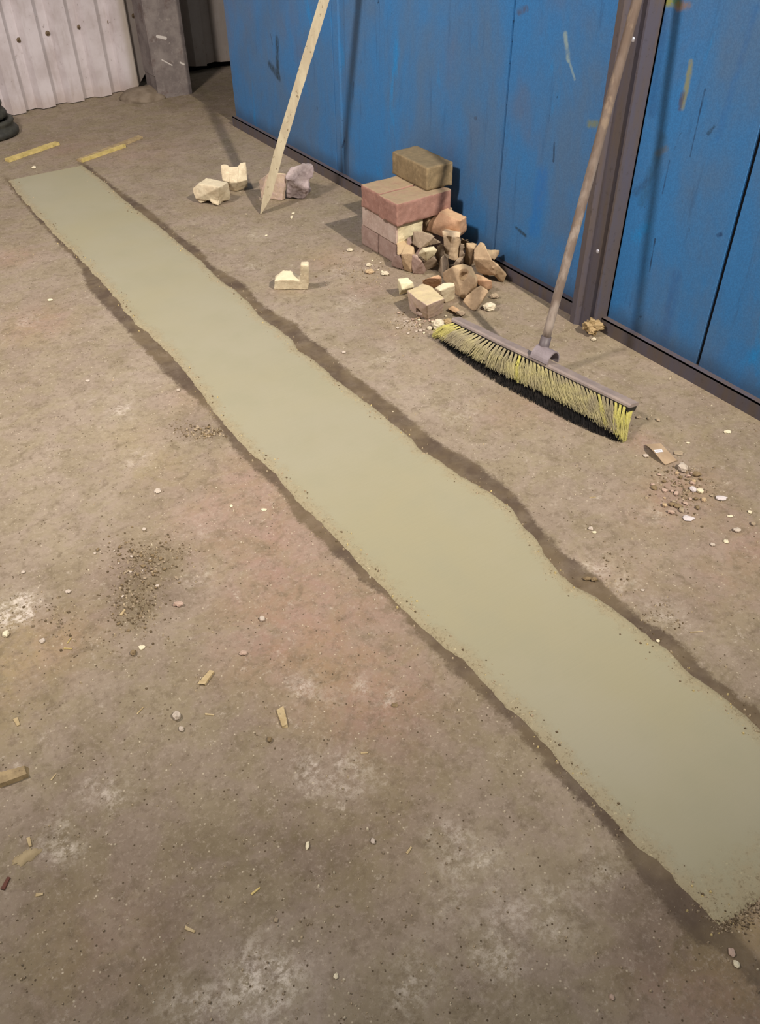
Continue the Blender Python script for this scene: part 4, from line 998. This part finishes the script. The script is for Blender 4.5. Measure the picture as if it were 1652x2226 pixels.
# beige mortar smear on the lower left floor
def smear(u, v, r, mat, label, seed):
    c = G(u, v); n = 60; bm = bmesh.new(); ct = bm.verts.new((0, 0, .0035)); rg = []; rg2 = []; 
    for i in range(n):
        a = 2 * math.pi * i / n
        k = 1 + .45 * noise.noise(Vector((math.cos(a) * 1.6 + seed, math.sin(a) * 1.6, 0))) + .35 * noise.noise(Vector((math.cos(a) * 5, math.sin(a) * 5 + seed, 1)))
        rg.append(bm.verts.new((math.cos(a) * r * k * 1.25, math.sin(a) * r * k * .8, .0004))); rg2.append(bm.verts.new((math.cos(a) * r * k * 1.1, math.sin(a) * r * k * .7, .0028 + .001 * noise.noise(Vector((a * 5, 2, 0))))))
    for i in range(n): bm.faces.new((rg[i], rg[(i + 1) % n], rg2[(i + 1) % n], rg2[i])); bm.faces.new((rg2[i], rg2[(i + 1) % n], ct))
    o = from_bm('mortar_smear', bm, mat, smooth=True); o.location = c; tag(o, label, 'mortar smear'); return o
smear(58, 1862, .017, simple('dried_beige_mortar', (166, 150, 118), .9, .1, c2=(150, 134, 104), scale=40, bump=.5), 'ragged flat smear of dried beige mortar on the floor at lower left', 2)

# crumbs that can still be told one from another, as groups
def crumbs(n, us, vs, size, mats, label, group, seed, gx=True, hk=.6):
    rnd = random.Random(seed); protos = []
    for k in range(6):
        bm = bmesh.new(); bmesh.ops.create_icosphere(bm, subdivisions=1, radius=1)
        for w in bm.verts: w.co *= 1 + .45 * noise.noise(w.co * 2 + Vector((seed + k * 4, 0, k)))
        mz = min(w.co.z for w in bm.verts)
        for w in bm.verts: w.co.z -= mz
        me = bpy.data.meshes.new('crumb'); bm.to_mesh(me); bm.free(); me.materials.append(mats[k % len(mats)]); protos.append(me)
    for i in range(n):
        if gx: u = rnd.gauss(us[0], us[1]); v = rnd.gauss(vs[0], vs[1])
        else: u = rnd.uniform(*us); v = rnd.uniform(*vs)
        s = rnd.uniform(*size) / 2; o = bpy.data.objects.new('crumb', protos[rnd.randrange(6)])
        o.location = G(u, v, 0.0); o.scale = (s * rnd.uniform(.7, 1.3), s * rnd.uniform(.7, 1.3), s * rnd.uniform(hk * .7, hk * 1.2)); o.rotation_euler.z = rnd.uniform(0, 6.28)
        link(o); tag(o, label, 'crumb', group)
crumbs(34, (1482, 26), (1062, 30), (.006, .018), (M_rose, M_tan, M_dirt, M_rose, M_grey, M_tan), 'small brick crumb in the rubble trail beyond the cardboard scrap', 'crumbs in the rubble trail', 1)
crumbs(34, (905, 30), (706, 12), (.005, .013), (M_bone, M_rose, M_peb, M_bone, M_peb, M_rose), 'small pale crumb scattered in front of the yellow topped half brick', 'crumbs in front of the heap', 2)
crumbs(10, (922, 14), (693, 5), (.006, .014), (M_rose, M_tan), 'tan crumb piled against the front edge of the yellow topped half brick', 'crumbs against the half brick', 3)
crumbs(26, (790, 40), (592, 22), (.004, .011), (M_rose, M_peb, M_bone), 'small pinkish crumb on the dusty pale spot left of the stack', 'crumbs left of the stack', 4)
crumbs(60, (310, 42), (1230, 34), (.004, .011), (M_dirt, M_dirt, M_peb, M_grey), 'brown crumb on the dark dirt patch at the left', 'crumbs of the dirt patch', 5)
crumbs(26, (295, 24), (1310, 26), (.004, .010), (M_dirt, M_dirt, M_grey), 'brown crumb trailing below the dark dirt patch', 'crumbs below the dirt patch', 6)
crumbs(24, (450, 22), (940, 8), (.005, .012), (M_dirt, M_grey, M_dirt), 'dark crumb clustered against the left edge of the strip', 'crumbs at the left strip edge', 7)

# uncountable grit: one mesh per kind of spread
def grit(name, label, pts, mat_list, seed):
    rnd = random.Random(seed); V = []; F = []; MI = []
    for (p, s) in pts:
        b = len(V); a0 = rnd.uniform(0, 6.28); h = s * rnd.uniform(.5, 1.0)
        k = 5
        for i in range(k):
            a = a0 + 6.283 * i / k; r = s * rnd.uniform(.35, .65); V.append((p.x + math.cos(a) * r, p.y + math.sin(a) * r, p.z))
        tx = p.x + rnd.uniform(-.2, .2) * s; ty = p.y + rnd.uniform(-.2, .2) * s
        for i in range(k):
            q = V[b + i]; V.append((tx + (q[0] - tx) * .6, ty + (q[1] - ty) * .6, p.z + h * rnd.uniform(.6, 1)))
        mi = rnd.randrange(len(mat_list))
        for i in range(k): F.append((b + i, b + (i + 1) % k, b + k + (i + 1) % k, b + k + i)); MI.append(mi)
        F.append(tuple(b + k + i for i in range(k))); MI.append(mi)
    o = mesh_obj(name, V, F, None)
    for m in mat_list: o.data.materials.append(m)
    o.data.polygons.foreach_set('material_index', MI); tag(o, label, 'grit', kind='stuff'); return o
rnd = random.Random(11); pts = []
def instrip(p): return TL[0][0] < p.y < Y_FAR and ev(TL, p.y) < p.x < ev(TR, p.y)
while len(pts) < 3000:
    p = G(rnd.uniform(-60, 1720), 200 + 2060 * rnd.random() ** .8)
    if instrip(p) or p.x > 2.09: continue
    if noise.noise(p * 2.2) * .5 + .5 < rnd.random() * .9: continue
    pts.append((p, .0012 + .0045 * rnd.random() ** 4))
flat_l = simple('light_grit', (192, 180, 156), .9, .1); flat_b = simple('beige_grit', (168, 152, 126), .9, .1); flat_d = simple('dark_grit', (106, 92, 72), .9, .1); flat_y = simple('sand_yellow_grit', (190, 172, 122), .9, .1)
flat_m = simple('earth_grit', (140, 125, 104), .9, .1)
grit('sandy_grit', 'fine pale and brown grit scattered over the old concrete floor', pts, [flat_l, flat_b, flat_b, flat_m, flat_m], 5)
pts = []
for T, To, sg in ((TL, TLo, -1), (TR, TRo, 1)):
    for i in range(1500):
        y = rnd.uniform(TL[0][0], Y_FAR - .02)
        y = TL[0][0] + (Y_FAR - TL[0][0]) * rnd.random() ** 1.5
        x = ev(T, y) + sg * rnd.gauss(-.012, .016)
        if noise.noise(Vector((y * 7, sg * 3, 0))) < rnd.uniform(-.5, .5): continue
        pts.append((Vector((x, y, .004 if (x - ev(T, y)) * sg < -.01 else 0.0)), .0015 + .005 * rnd.random() ** 3))
grit('edge_grit', 'crumbly sandy grit along both ragged edges of the fresh strip', pts, [flat_y, flat_b, flat_d, flat_d, flat_b], 6)
pts = []
for (u, v, su, sv, n, sm) in ((310,1235,40,32,420,.005),(290,1320,34,26,260,.006),(350,1200,50,20,140,.005),(440,940,26,8,160,.006),(905,708,34,12,130,.005),(1482,1062,34,34,260,.006),(780,590,40,22,200,.005),(1610,1975,36,14,260,.004),(1590,2010,26,12,120,.004),(1330,1235,30,40,60,.004),(1440,1340,30,26,80,.004),(400,930,20,12,60,.005),(110,1340,40,16,80,.006),(270,1400,60,30,80,.005)):
    for i in range(n): pts.append((G(rnd.gauss(u, su), rnd.gauss(v, sv)), .002 + sm * rnd.random() ** 2))
pts = [(p, s) for p, s in pts]
grit('loose_rubble_dust', 'denser heaps of fine brown rubble dust on the floor', pts, [flat_d, flat_b, flat_d, flat_m, flat_m], 7)
